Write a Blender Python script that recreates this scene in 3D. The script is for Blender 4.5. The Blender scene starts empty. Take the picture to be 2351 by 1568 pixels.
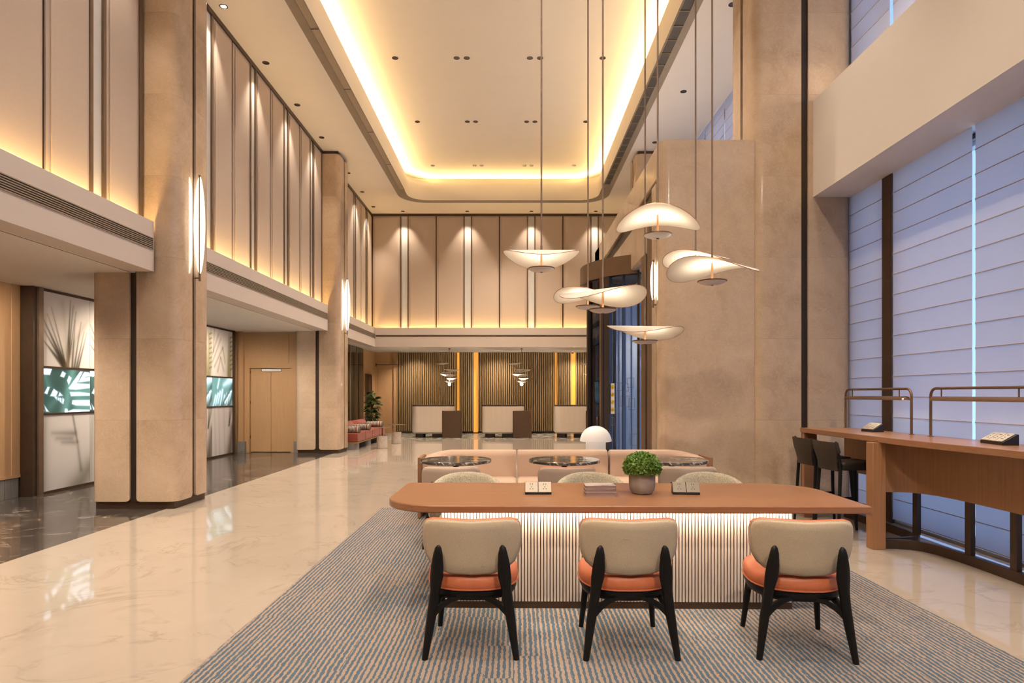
import bpy, bmesh, math, random
from mathutils import Vector, Matrix
import numpy as np
random.seed(7)
PI = math.pi
SC = bpy.context.scene
COL = SC.collection

# ------------------------------------------------------------------ camera, world, exposure
F = 1480.0; W = 2351.0; H = 1568.0; EYE = 1.45
cam = bpy.data.cameras.new('camera'); cam_o = bpy.data.objects.new('camera', cam); COL.objects.link(cam_o)
cam.sensor_width = 36.0; cam.lens = 36.0 * F / W
cam.shift_x = -(1178 - W / 2) / W
cam.shift_y = (904 - H / 2) / W
cam.clip_start = 0.05; cam.clip_end = 300
cam_o.location = (0, 0, EYE); cam_o.rotation_euler = (PI / 2, 0, 0)
SC.camera = cam_o
SC.view_settings.view_transform = 'Standard'; SC.view_settings.look = 'None'
cy = SC.cycles
cy.max_bounces = 5; cy.diffuse_bounces = 3; cy.glossy_bounces = 2; cy.transmission_bounces = 2; cy.use_adaptive_sampling = True; cy.adaptive_threshold = 0.12; cy.adaptive_min_samples = 16; cy.use_light_tree = False; cy.transparent_max_bounces = 20
cy.caustics_reflective = False; cy.caustics_refractive = False; cy.sample_clamp_indirect = 4.0
SC.view_settings.exposure = 0.22; SC.view_settings.gamma = 1.0; SC.view_settings.use_curve_mapping = False
world = bpy.data.worlds.new('dusk_sky'); SC.world = world; world.use_nodes = True
wn = world.node_tree.nodes; wl = world.node_tree.links
bg = wn['Background']; bg.inputs[1].default_value = 1.75
g = wn.new('ShaderNodeTexGradient'); tc = wn.new('ShaderNodeTexCoord'); sep = wn.new('ShaderNodeSeparateXYZ')
rm = wn.new('ShaderNodeMapRange'); rm.inputs[1].default_value = -0.1; rm.inputs[2].default_value = 0.7
cr = wn.new('ShaderNodeValToRGB'); cr.color_ramp.elements[0].color = (0.40, 0.62, 1.0, 1); cr.color_ramp.elements[1].color = (0.22, 0.36, 0.80, 1)
wl.new(tc.outputs['Generated'], sep.inputs[0]); wl.new(sep.outputs[2], rm.inputs[0]); wl.new(rm.outputs[0], cr.inputs[0]); wl.new(cr.outputs[0], bg.inputs[0])
wn.remove(g)

WARM = (1.0, 0.83, 0.66); WARM2 = (1.0, 0.63, 0.24); CREAM = (1.0, 0.86, 0.70)
LK = 1.1        # overall lamp level
def spot(name, loc, power, angle=70, blend=0.6, color=WARM, r=0.05, target=None, parent=None):
    l = bpy.data.lights.new(name, 'SPOT'); l.energy = power * LK; l.spot_size = math.radians(angle); l.spot_blend = blend
    l.color = color; l.shadow_soft_size = r
    o = bpy.data.objects.new(name, l); COL.objects.link(o); o.location = loc
    if target is not None:
        o.rotation_euler = (Vector(target) - Vector(loc)).to_track_quat('-Z', 'Y').to_euler()
    if parent is not None: o.parent = parent
    return o
def strip(name, p0, p1, width, power, direction, color=WARM2, parent=None):
    p0 = Vector(p0); p1 = Vector(p1); L = (p1 - p0).length
    l = bpy.data.lights.new(name, 'AREA'); l.shape = 'RECTANGLE'; l.size = L; l.size_y = width; l.energy = power * LK; l.color = color
    o = bpy.data.objects.new(name, l); COL.objects.link(o); o.location = (p0 + p1) / 2
    z = -Vector(direction).normalized(); x = (p1 - p0).normalized(); y = z.cross(x).normalized(); x = y.cross(z)
    m = Matrix((x, y, z)).transposed(); o.rotation_euler = m.to_euler()
    if parent is not None: o.parent = parent
    return o

# house lights: downlight rows in the coffer (rows nearer than the frame carry no visible fitting)
for yy in (0.6, 3.6, 6.7, 9.67):
    for xx in (-1.9, 1.3):
        spot('coffer_lamp', (xx, yy, 8.0), 255 if yy < 1 else 335, 105, 0.8, WARM)
for xx in (-1.6, 1.9):
    spot('front_fill_lamp', (xx, -2.6, 7.2), 760, 62, 0.9, WARM, 0.08, (xx * 0.8 + 0.3, 5.2, 0.5))  # added fill from behind the camera, brightens chair backs and other camera-facing sides
for yy in (3.0, 5.51, 7.18):
    spot('washer_lamp', (-4.38, yy, 7.3), 130, 75, 0.8, WARM, target=(-4.5, yy, 0))

# ------------------------------------------------------------------ materials
def newmat(name):
    m = bpy.data.materials.new(name); m.use_nodes = True
    nt = m.node_tree; b = nt.nodes['Principled BSDF']
    return m, nt, b
def ramp(nt, fac, c0, c1, p0=0.0, p1=1.0):
    r = nt.nodes.new('ShaderNodeValToRGB'); e = r.color_ramp.elements
    e[0].color = (*c0, 1); e[1].color = (*c1, 1); e[0].position = p0; e[1].position = p1
    nt.links.new(fac, r.inputs[0]); return r
def coords(nt, scale=(1, 1, 1)):
    t = nt.nodes.new('ShaderNodeTexCoord'); mp = nt.nodes.new('ShaderNodeMapping'); mp.inputs['Scale'].default_value = scale
    nt.links.new(t.outputs['Object'], mp.inputs[0]); return mp.outputs[0]
def noise(nt, vec, scale, detail=4, rough=0.55, dist=0.0):
    n = nt.nodes.new('ShaderNodeTexNoise'); n.inputs['Scale'].default_value = scale; n.inputs['Detail'].default_value = detail
    n.inputs['Roughness'].default_value = rough; n.inputs['Distortion'].default_value = dist
    nt.links.new(vec, n.inputs['Vector']); return n.outputs[0]
def bump(nt, b, h, strength, dist=0.002):
    n = nt.nodes.new('ShaderNodeBump'); n.inputs['Strength'].default_value = strength; n.inputs['Distance'].default_value = dist
    nt.links.new(h, n.inputs['Height']); nt.links.new(n.outputs[0], b.inputs['Normal'])
def mat(name, c, rough=0.5, metal=0.0, c2=None, scale=(6, 6, 6), nscale=1.0, bumps=0.0, bdist=0.002, detail=4, spec=None, p0=0.3, p1=0.7, coat=0.0):
    m, nt, b = newmat(name)
    b.inputs['Roughness'].default_value = rough; b.inputs['Metallic'].default_value = metal
    if spec is not None: b.inputs['Specular IOR Level'].default_value = spec
    if coat: b.inputs['Coat Weight'].default_value = coat; b.inputs['Coat Roughness'].default_value = 0.08
    c2 = c2 or tuple(min(1, v * 0.92) for v in c)
    n = noise(nt, coords(nt, scale), nscale, detail)
    r = ramp(nt, n, c, c2, p0, p1); nt.links.new(r.outputs[0], b.inputs['Base Color'])
    if bumps: bump(nt, b, n, bumps, bdist)
    return m
def emit(name, c, s):
    m, nt, b = newmat(name); b.inputs['Base Color'].default_value = (*c, 1)
    b.inputs['Emission Color'].default_value = (*c, 1); b.inputs['Emission Strength'].default_value = s
    return m
def marble(name, c, vein, rough, scale=0.5, vw=0.06, cloud=None, vmix=0.6):
    m, nt, b = newmat(name); v = coords(nt)
    b.inputs['Roughness'].default_value = rough
    n1 = noise(nt, v, scale, 8, 0.6, 1.6)
    a = nt.nodes.new('ShaderNodeMath'); a.operation = 'SUBTRACT'; a.inputs[1].default_value = 0.5; nt.links.new(n1, a.inputs[0])
    ab = nt.nodes.new('ShaderNodeMath'); ab.operation = 'ABSOLUTE'; nt.links.new(a.outputs[0], ab.inputs[0])
    r = ramp(nt, ab.outputs[0], (vmix,) * 3, (0, 0, 0), 0.0, vw)
    n3 = noise(nt, v, scale * 2.3, 3)
    r3 = ramp(nt, n3, (0, 0, 0), (1, 1, 1), 0.42, 0.62)
    mm = nt.nodes.new('ShaderNodeMath'); mm.operation = 'MULTIPLY'; nt.links.new(r.outputs[0], mm.inputs[0]); nt.links.new(r3.outputs[0], mm.inputs[1])
    n2 = noise(nt, v, scale * 1.2, 5, 0.6, 0.5)
    base = ramp(nt, n2, c, cloud or tuple(x * 0.9 for x in c), 0.3, 0.75)
    mix = nt.nodes.new('ShaderNodeMix'); mix.data_type = 'RGBA'
    nt.links.new(mm.outputs[0], mix.inputs[0]); nt.links.new(base.outputs[0], mix.inputs[6]); mix.inputs[7].default_value = (*vein, 1)
    nt.links.new(mix.outputs[2], b.inputs['Base Color'])
    return m
def wood(name, c, c2, axis, rough=0.4, fine=60):
    s = [fine] * 3; s['xyz'.index(axis)] = fine * 0.03
    m, nt, b = newmat(name); b.inputs['Roughness'].default_value = rough
    n = noise(nt, coords(nt, tuple(s)), 1.0, 5, 0.6, 0.3)
    r = ramp(nt, n, c, c2, 0.3, 0.72); nt.links.new(r.outputs[0], b.inputs['Base Color']); bump(nt, b, n, 0.06, 0.001)
    return m
def weave(name, c, c2, scale=500, rough=0.9, bstr=0.3):
    m, nt, b = newmat(name); b.inputs['Roughness'].default_value = rough; b.inputs['Specular IOR Level'].default_value = 0.2
    b.inputs['Sheen Weight'].default_value = 0.15
    n = noise(nt, coords(nt), scale, 2, 0.5); r = ramp(nt, n, c, c2, 0.35, 0.65)
    nt.links.new(r.outputs[0], b.inputs['Base Color']); bump(nt, b, n, bstr, 0.001)
    return m
def thin_glass(name, tint=(0.9, 0.95, 1.0), gloss=0.12, rough=0.02):
    m, nt, b = newmat(name); nt.nodes.remove(b); out = nt.nodes['Material Output']
    t = nt.nodes.new('ShaderNodeBsdfTransparent'); t.inputs[0].default_value = (*tint, 1)
    gl = nt.nodes.new('ShaderNodeBsdfGlossy'); gl.inputs['Roughness'].default_value = rough
    lw = nt.nodes.new('ShaderNodeLayerWeight'); lw.inputs[0].default_value = 0.5
    fr = nt.nodes.new('ShaderNodeMath'); fr.operation = 'POWER'; fr.inputs[1].default_value = 4.5; nt.links.new(lw.outputs['Facing'], fr.inputs[0])
    mx = nt.nodes.new('ShaderNodeMixShader'); ad = nt.nodes.new('ShaderNodeMath'); ad.operation = 'ADD'; ad.use_clamp = True; ad.inputs[1].default_value = gloss * 0.3
    nt.links.new(fr.outputs[0], ad.inputs[0]); nt.links.new(ad.outputs[0], mx.inputs[0])
    nt.links.new(t.outputs[0], mx.inputs[1]); nt.links.new(gl.outputs[0], mx.inputs[2]); nt.links.new(mx.outputs[0], out.inputs[0])
    return m
def translucent(name, c, ct, fac=0.5, nscale=300, rough=0.8):
    m, nt, b = newmat(name); out = nt.nodes['Material Output']
    b.inputs['Roughness'].default_value = rough; b.inputs['Specular IOR Level'].default_value = 0.15
    n = noise(nt, coords(nt), nscale, 2); r = ramp(nt, n, c, tuple(x * 0.95 for x in c), 0.3, 0.7)
    nt.links.new(r.outputs[0], b.inputs['Base Color'])
    t = nt.nodes.new('ShaderNodeBsdfTranslucent'); t.inputs[0].default_value = (*ct, 1)
    mx = nt.nodes.new('ShaderNodeMixShader'); mx.inputs[0].default_value = fac
    nt.links.new(b.outputs[0], mx.inputs[1]); nt.links.new(t.outputs[0], mx.inputs[2]); nt.links.new(mx.outputs[0], out.inputs[0])
    return m
def vcol(name, rough=0.15, emission=0.0):
    m, nt, b = newmat(name); a = nt.nodes.new('ShaderNodeVertexColor'); a.layer_name = 'print'
    nt.links.new(a.outputs[0], b.inputs['Base Color']); b.inputs['Roughness'].default_value = rough
    if emission:
        nt.links.new(a.outputs[0], b.inputs['Emission Color']); b.inputs['Emission Strength'].default_value = emission
    return m

M = {}
M['paint'] = mat('ceiling_paint', (0.83, 0.765, 0.70), 0.75, c2=(0.81, 0.745, 0.68), nscale=0.3)
M['paint_c'] = mat('ceiling_white_paint', (0.90, 0.84, 0.765), 0.75, c2=(0.88, 0.82, 0.745), nscale=0.3)
M['ledge'] = mat('ledge_paint', (0.70, 0.615, 0.54), 0.7, c2=(0.68, 0.60, 0.525), nscale=0.3)
M['ring'] = mat('ceiling_ring_metal', (0.30, 0.25, 0.19), 0.55, c2=(0.27, 0.225, 0.17))
M['grille'] = mat('grille_dark_metal', (0.055, 0.048, 0.042), 0.55)
M['tan'] = mat('grille_tan_metal', (0.42, 0.34, 0.25), 0.5)
def stone_mat():
    m, nt, b = newmat('beige_stone'); v = coords(nt); b.inputs['Roughness'].default_value = 0.13; b.inputs['Specular IOR Level'].default_value = 0.4
    n1 = noise(nt, v, 1.7, 6, 0.62, 0.6); base = ramp(nt, n1, (0.62, 0.475, 0.34), (0.47, 0.345, 0.235), 0.30, 0.70)
    n2 = noise(nt, v, 7.0, 4, 0.6, 2.2)
    a = nt.nodes.new('ShaderNodeMath'); a.operation = 'SUBTRACT'; a.inputs[1].default_value = 0.5; nt.links.new(n2, a.inputs[0])
    ab = nt.nodes.new('ShaderNodeMath'); ab.operation = 'ABSOLUTE'; nt.links.new(a.outputs[0], ab.inputs[0])
    r = ramp(nt, ab.outputs[0], (0.30, 0.30, 0.30), (0, 0, 0), 0.0, 0.03)
    mix = nt.nodes.new('ShaderNodeMix'); mix.data_type = 'RGBA'; nt.links.new(r.outputs[0], mix.inputs[0]); nt.links.new(base.outputs[0], mix.inputs[6]); mix.inputs[7].default_value = (0.72, 0.60, 0.48, 1)
    nt.links.new(mix.outputs[2], b.inputs['Base Color']); return m
M['stone'] = stone_mat()
M['bronze'] = mat('dark_bronze_metal', (0.085, 0.055, 0.036), 0.38, 0.55, c2=(0.07, 0.045, 0.03))
M['bronze_l'] = mat('bronze_bar_metal', (0.20, 0.14, 0.09), 0.4, 0.5, c2=(0.17, 0.12, 0.08))
M['groove'] = mat('groove_dark_metal', (0.035, 0.023, 0.017), 0.4, 0.3)
M['fabric_wall'] = weave('wall_fabric', (0.60, 0.49, 0.40), (0.53, 0.43, 0.345), 260, 0.85, 0.2)
M['frost'] = mat('frosted_glass', (0.72, 0.70, 0.66), 0.18, c2=(0.69, 0.67, 0.63))
M['marble'] = marble('cream_marble', (0.51, 0.435, 0.36), (0.28, 0.22, 0.17), 0.045, 0.9, 0.022, (0.46, 0.39, 0.32), 0.45)
M['dmarble'] = marble('grey_brown_marble', (0.05, 0.042, 0.036), (0.50, 0.42, 0.34), 0.10, 0.9, 0.022, (0.10, 0.088, 0.078), 0.8)
M['terrazzo'] = mat('reception_stone_mosaic', (0.52, 0.48, 0.42), 0.2, c2=(0.10, 0.10, 0.085), scale=(3, 3, 3), nscale=1.6, detail=6, p0=0.42, p1=0.6)
M['wood_wall'] = wood('honey_wood_veneer', (0.53, 0.325, 0.16), (0.46, 0.275, 0.13), 'z', 0.45, 70)
M['table_x'] = wood('walnut_table_veneer', (0.36, 0.175, 0.085), (0.28, 0.13, 0.06), 'x', 0.30, 55)
M['table_y'] = wood('walnut_counter_veneer', (0.36, 0.175, 0.085), (0.28, 0.13, 0.06), 'y', 0.30, 55)
M['table_z'] = wood('walnut_panel_veneer', (0.42, 0.215, 0.105), (0.33, 0.16, 0.075), 'z', 0.35, 55)
M['greytile'] = mat('grey_base_tile', (0.22, 0.205, 0.19), 0.4)
M['rib'] = mat('cream_lacquer_rib', (0.70, 0.61, 0.53), 0.45, c2=(0.68, 0.59, 0.51))
M['ribgap'] = mat('brown_rib_gap', (0.16, 0.09, 0.06), 0.6)
M['blackwood'] = mat('black_stained_wood', (0.007, 0.0065, 0.006), 0.45, c2=(0.009, 0.008, 0.007), spec=0.25)
M['orange'] = mat('orange_leather', (0.62, 0.18, 0.075), 0.42, c2=(0.57, 0.16, 0.065), scale=(40, 40, 40), bumps=0.05)
M['beige'] = weave('beige_weave', (0.60, 0.49, 0.345), (0.45, 0.36, 0.25), 420)
M['mauve'] = weave('mauve_weave', (0.50, 0.39, 0.315), (0.43, 0.33, 0.265), 420)
M['cream_f'] = weave('cream_fabric', (0.62, 0.52, 0.41), (0.56, 0.465, 0.36), 420)
M['boucle'] = weave('boucle_fabric', (0.70, 0.63, 0.47), (0.33, 0.28, 0.20), 170, 0.95, 0.8)
M['pink'] = weave('salmon_sofa_fabric', (0.62, 0.45, 0.34), (0.53, 0.38, 0.28), 300)
M['walnut_s'] = wood('walnut_sofa_panel', (0.30, 0.15, 0.075), (0.24, 0.115, 0.055), 'z', 0.4, 55)
M['dtable'] = marble('black_veined_marble', (0.045, 0.04, 0.036), (0.75, 0.68, 0.6), 0.09, 5.0, 0.05, (0.12, 0.11, 0.10), 0.85)
M['leather'] = mat('dark_olive_leather', (0.042, 0.033, 0.024), 0.48, c2=(0.034, 0.027, 0.02), scale=(30, 30, 30), bumps=0.05)
M['leather2'] = mat('dark_seat_leather', (0.018, 0.014, 0.012), 0.42, c2=(0.016, 0.012, 0.010), spec=0.3)
M['copper'] = mat('copper_rod', (0.52, 0.27, 0.14), 0.3, 0.8)
M['rod'] = mat('brown_pendant_rod', (0.16, 0.105, 0.075), 0.4, 0.4)
M['lampbronze'] = mat('bronze_lamp_tube', (0.22, 0.135, 0.08), 0.38, 0.6)
M['shade'] = translucent('white_shade_fabric', (0.88, 0.84, 0.78), (0.85, 0.78, 0.68), 0.35, 200)
M['white'] = mat('white_lacquer', (0.80, 0.77, 0.74), 0.4)
M['blind'] = translucent('pale_blind_fabric', (0.74, 0.67, 0.62), (0.56, 0.53, 0.54), 0.45, 250)
M['hem'] = mat('blind_rod_seam', (0.50, 0.36, 0.22), 0.6)
M['redf'] = weave('brick_red_fabric', (0.30, 0.075, 0.048), (0.25, 0.06, 0.04), 300)
M['stripef'] = mat('striped_bolster_fabric', (0.60, 0.52, 0.43), 0.85, c2=(0.10, 0.08, 0.07), scale=(55, 0.01, 0.01), nscale=1.0, detail=0, p0=0.42, p1=0.52)
M['wtmarble'] = marble('pale_stump_marble', (0.62, 0.55, 0.47), (0.35, 0.28, 0.22), 0.2, 4.0, 0.05, (0.52, 0.45, 0.38))
M['sconce'] = emit('sconce_lit_glass', (1.0, 0.88, 0.72), 8.0)
M['sconce2'] = emit('sconce_speckled_glass', (1.0, 0.80, 0.58), 1.6)
M['lit'] = emit('lamp_lens', (1.0, 0.88, 0.70), 12.0)
M['litd'] = mat('downlight_reflector', (0.10, 0.09, 0.08), 0.25, 0.8)
M['dish'] = emit('pendant_led_dish', (1.0, 0.84, 0.62), 17.0)
M['gold'] = emit('amber_led_slot', (1.0, 0.42, 0.07), 0.62)
M['slat'] = mat('bronze_gold_slat', (0.35, 0.24, 0.115), 0.4, 0.3, c2=(0.26, 0.17, 0.08), scale=(2.5, 2.5, 0.05))
M['slat_b'] = mat('slat_wall_gap', (0.14, 0.09, 0.045), 0.6)
M['desk'] = mat('cream_desk_panel', (0.66, 0.565, 0.475), 0.5, c2=(0.62, 0.53, 0.44), scale=(28, 28, 0.2))
M['desktop'] = mat('dark_desk_top', (0.06, 0.04, 0.032), 0.25)
M['deskbox'] = mat('dark_brown_cabinet', (0.105, 0.062, 0.04), 0.42, 0.3, c2=(0.085, 0.05, 0.032), scale=(3, 3, 60))
M['dglass'] = mat('black_green_glass', (0.012, 0.016, 0.013), 0.06)
M['leaf'] = mat('leaf_green', (0.10, 0.215, 0.03), 0.4, c2=(0.19, 0.32, 0.055), scale=(9, 9, 9))
M['leaf2'] = mat('rubber_plant_green', (0.02, 0.055, 0.012), 0.3, c2=(0.09, 0.15, 0.03), scale=(7, 7, 7))
M['stem'] = mat('stem_brown', (0.12, 0.08, 0.04), 0.7)
M['pot'] = mat('grey_concrete_pot', (0.37, 0.335, 0.30), 0.75, c2=(0.27, 0.24, 0.21), scale=(14, 14, 3), bumps=0.15, detail=6)
M['soil'] = mat('dark_soil', (0.03, 0.022, 0.015), 0.9)
M['socket'] = mat('champagne_socket_plate', (0.46, 0.40, 0.32), 0.38, 0.25)
M['socketb'] = mat('black_socket_box', (0.012, 0.011, 0.010), 0.4)
M['socketg'] = mat('bronze_socket_plate', (0.19, 0.165, 0.125), 0.38, 0.35)
M['cover'] = mat('pale_book_cover', (0.50, 0.43, 0.40), 0.4, c2=(0.30, 0.24, 0.22), scale=(9, 5, 9), p0=0.45, p1=0.62)
M['cover2'] = mat('mauve_book_cover', (0.42, 0.33, 0.31), 0.4)
M['pages'] = mat('book_pages', (0.36, 0.26, 0.24), 0.8, c2=(0.31, 0.22, 0.2), scale=(1, 1, 400))
M['ink'] = mat('black_ink', (0.02, 0.017, 0.015), 0.6)
M['yellow'] = mat('yellow_sticker', (0.85, 0.55, 0.01), 0.5)
M['pale'] = mat('vestibule_wall_panel', (0.62, 0.54, 0.47), 0.35)
M['drum'] = mat('brown_drum_metal', (0.15, 0.093, 0.052), 0.45, 0.3)
M['glass'] = thin_glass('clear_glass')
M['dkglass'] = thin_glass('tinted_glass', (0.42, 0.45, 0.50), 0.2)
M['etch'] = mat('etched_glass_line', (0.16, 0.16, 0.18), 0.6)
M['mushroom'] = emit('glowing_opal_lamp', (0.86, 0.82, 0.78), 0.22)
for k_ in ('mushroom', 'gold', 'sconce2', 'lit'): M[k_].cycles.emission_sampling = 'NONE'
M['print'] = vcol('printed_glass', 0.12)
M['screen'] = vcol('lit_screen', 0.15, 1.1); M['screen'].cycles.emission_sampling = 'NONE'

def carpet_mat():
    m, nt, b = newmat('striped_carpet'); b.inputs['Roughness'].default_value = 0.95; b.inputs['Specular IOR Level'].default_value = 0.1
    L = nt.links; N = nt.nodes.new
    t = N('ShaderNodeTexCoord'); s = N('ShaderNodeSeparateXYZ'); L.new(t.outputs['Object'], s.inputs[0])
    def ma(op, a, bb=None):
        n = N('ShaderNodeMath'); n.operation = op
        for i, v in enumerate((a, bb)):
            if v is None: continue
            if isinstance(v, (int, float)): n.inputs[i].default_value = v
            else: L.new(v, n.inputs[i])
        return n.outputs[0]
    def wnoise(a, bb):
        c = N('ShaderNodeCombineXYZ'); L.new(a, c.inputs[0]); L.new(bb, c.inputs[1])
        w = N('ShaderNodeTexWhiteNoise'); w.noise_dimensions = '2D'; L.new(c.outputs[0], w.inputs['Vector']); return w.outputs['Value']
    x = s.outputs[0]; y = s.outputs[1]
    z0 = N('ShaderNodeValue'); z0.outputs[0].default_value = 0.0
    xi = ma('FLOOR', ma('DIVIDE', x, 0.030 * 5))
    yi = ma('FLOOR', ma('ADD', ma('DIVIDE', y, 0.42), ma('MULTIPLY', wnoise(xi, z0.outputs[0]), 3.0)))
    jit = ma('MULTIPLY', ma('SUBTRACT', wnoise(xi, yi), 0.5), 0.45)
    cy = N('ShaderNodeCombineXYZ'); L.new(ma('MULTIPLY', x, 40.0), cy.inputs[0]); L.new(ma('MULTIPLY', y, 26.0), cy.inputs[1])
    n1 = noise(nt, cy.outputs[0], 1.0, 2)
    u = ma('ADD', ma('ADD', ma('DIVIDE', x, 0.030), jit), ma('MULTIPLY', ma('SUBTRACT', n1, 0.5), 0.7))
    fr = ma('FRACT', u)
    xj = ma('FLOOR', u); yj = ma('FLOOR', ma('ADD', ma('DIVIDE', y, 0.55), ma('MULTIPLY', wnoise(xj, z0.outputs[0]), 0.5)))
    c2 = N('ShaderNodeCombineXYZ'); L.new(ma('MULTIPLY', x, 0.7), c2.inputs[0]); L.new(ma('MULTIPLY', yj, 0.9), c2.inputs[1])
    n2 = noise(nt, c2.outputs[0], 1.0, 2)
    wv = ma('ADD', ma('ADD', 0.12, ma('MULTIPLY', n2, 0.72)), ma('MULTIPLY', wnoise(xj, yj), 0.10))
    mk = ma('LESS_THAN', fr, wv)
    fz = noise(nt, coords(nt), 260, 2)
    ra = ramp(nt, fz, (0.40, 0.31, 0.245), (0.31, 0.24, 0.19), 0.3, 0.7)
    rb = ramp(nt, fz, (0.105, 0.155, 0.205), (0.07, 0.105, 0.145), 0.3, 0.7)
    mx = N('ShaderNodeMix'); mx.data_type = 'RGBA'; L.new(mk, mx.inputs[0]); L.new(ra.outputs[0], mx.inputs[6]); L.new(rb.outputs[0], mx.inputs[7])
    L.new(mx.outputs[2], b.inputs['Base Color']); bump(nt, b, fz, 0.4, 0.003)
    return m
M['carpet'] = carpet_mat()

# ------------------------------------------------------------------ mesh helpers
class MB:
    def __init__(s): s.v = []; s.f = []
    def box(s, x0, x1, y0, y1, z0, z1):
        n = len(s.v)
        s.v += [(x0, y0, z0), (x1, y0, z0), (x1, y1, z0), (x0, y1, z0), (x0, y0, z1), (x1, y0, z1), (x1, y1, z1), (x0, y1, z1)]
        s.f += [tuple(n + i for i in q) for q in ((0, 3, 2, 1), (4, 5, 6, 7), (0, 1, 5, 4), (1, 2, 6, 5), (2, 3, 7, 6), (3, 0, 4, 7))]
        return s
    def quad(s, a, b, c, d):
        n = len(s.v); s.v += [a, b, c, d]; s.f.append((n, n + 1, n + 2, n + 3)); return s
    def loft(s, rings, caps=True, closed=True):
        n0 = len(s.v); k = len(rings[0])
        for r in rings: s.v += [tuple(p) for p in r]
        for i in range(len(rings) - 1):
            a = n0 + i * k; b = a + k
            for j in range(k if closed else k - 1):
                j2 = (j + 1) % k
                s.f.append((a + j, a + j2, b + j2, b + j))
        if caps:
            s.f.append(tuple(n0 + j for j in reversed(range(k)))); e = n0 + (len(rings) - 1) * k
            s.f.append(tuple(e + j for j in range(k)))
        return s
    def lathe(s, prof, n=24, c=(0, 0, 0), caps=True):
        rings = [[(c[0] + r * math.cos(2 * PI * j / n), c[1] + r * math.sin(2 * PI * j / n), c[2] + z) for j in range(n)] for r, z in prof]
        return s.loft(rings, caps)
    def prism(s, pts, z0, z1):
        return s.loft([[(x, y, z0) for x, y in pts], [(x, y, z1) for x, y in pts]])
    def tube(s, path, r, n=8, caps=True):
        path = [Vector(p) for p in path]; rings = []
        rr = r if isinstance(r, (list, tuple)) else [r] * len(path)
        up = None
        for i, p in enumerate(path):
            d = (path[min(i + 1, len(path) - 1)] - path[max(i - 1, 0)]).normalized()
            if up is None:
                up = Vector((0, 0, 1)) if abs(d.z) < 0.9 else Vector((1, 0, 0))
            a = d.cross(up).normalized(); b2 = a.cross(d).normalized(); up = b2
            rings.append([p + a * (rr[i] * math.cos(2 * PI * j / n)) + b2 * (rr[i] * math.sin(2 * PI * j / n)) for j in range(n)])
        return s.loft(rings, caps)
    def build(s, name, m, parent=None, smooth=None, bevel=0.0, segs=2, loc=None):
        me = bpy.data.meshes.new(name); me.from_pydata(s.v, [], s.f); me.update()
        bm = bmesh.new(); bm.from_mesh(me); bmesh.ops.recalc_face_normals(bm, faces=bm.faces); bm.to_mesh(me); bm.free()
        return link(name, me, m, parent, smooth, bevel, segs, loc)
def link(name, me, m, parent=None, smooth=None, bevel=0.0, segs=2, loc=None):
    if m is not None and not me.materials: me.materials.append(M[m] if isinstance(m, str) else m)
    if smooth:
        me.polygons.foreach_set('use_smooth', [True] * len(me.polygons)); me.set_sharp_from_angle(angle=math.radians(smooth))
    o = bpy.data.objects.new(name, me); COL.objects.link(o)
    if parent is not None: o.parent = parent
    if loc is not None: o.location = loc
    if bevel:
        b = o.modifiers.new('bevel', 'BEVEL'); b.width = bevel; b.segments = segs; b.limit_method = 'ANGLE'
        me.polygons.foreach_set('use_smooth', [True] * len(me.polygons)); me.set_sharp_from_angle(angle=math.radians(50))
    return o
def share(name, src, parent=None, loc=None, rot=None):
    o = src.copy(); o.name = name; COL.objects.link(o); o.parent = parent
    if loc is not None: o.location = loc
    if rot is not None: o.rotation_euler = rot
    return o
def bx(name, m, x0, x1, y0, y1, z0, z1, parent=None, bevel=0.0):
    return MB().box(x0, x1, y0, y1, z0, z1).build(name, m, parent, bevel=bevel)
def thing(name, label, cat, loc=(0, 0, 0), rz=0.0, group=None):
    o = bpy.data.objects.new(name, None); COL.objects.link(o); o.location = loc; o.rotation_euler = (0, 0, rz); o.empty_display_size = 0.1
    return tag(o, label, cat, group)
def tag(o, label, cat, group=None, kind=None):
    o['label'] = label; o['category'] = cat
    if group: o['group'] = group
    if kind: o['kind'] = kind
    return o
def struct(o): o['kind'] = 'structure'; return o
def copy_tree(o, parent=None):
    c = o.copy(); COL.objects.link(c); c.parent = parent
    for ch in list(o.children):
        copy_tree(ch, c)
    return c
def rrect(x0, x1, y0, y1, r, n=8):
    rs = r if isinstance(r, (list, tuple)) else [r] * 4      # order: (x1,y0) (x1,y1) (x0,y1) (x0,y0)
    cs = [(x1 - rs[0], y0 + rs[0], -90, rs[0]), (x1 - rs[1], y1 - rs[1], 0, rs[1]), (x0 + rs[2], y1 - rs[2], 90, rs[2]), (x0 + rs[3], y0 + rs[3], 180, rs[3])]
    out = []
    for cx, cy, a0, rad in cs:
        if rad < 1e-5: out.append((cx, cy)); continue
        for i in range(n + 1):
            a = math.radians(a0 + 90 * i / n); out.append((cx + rad * math.cos(a), cy + rad * math.sin(a)))
    return out
def fill(loops, z):
    bm = bmesh.new()
    for lp in loops:
        vs = [bm.verts.new((x, y, z)) for x, y in lp]
        for i in range(len(vs)): bm.edges.new((vs[i], vs[(i + 1) % len(vs)]))
    bmesh.ops.triangle_fill(bm, use_beauty=True, use_dissolve=False, edges=bm.edges[:])
    return bm

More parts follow.
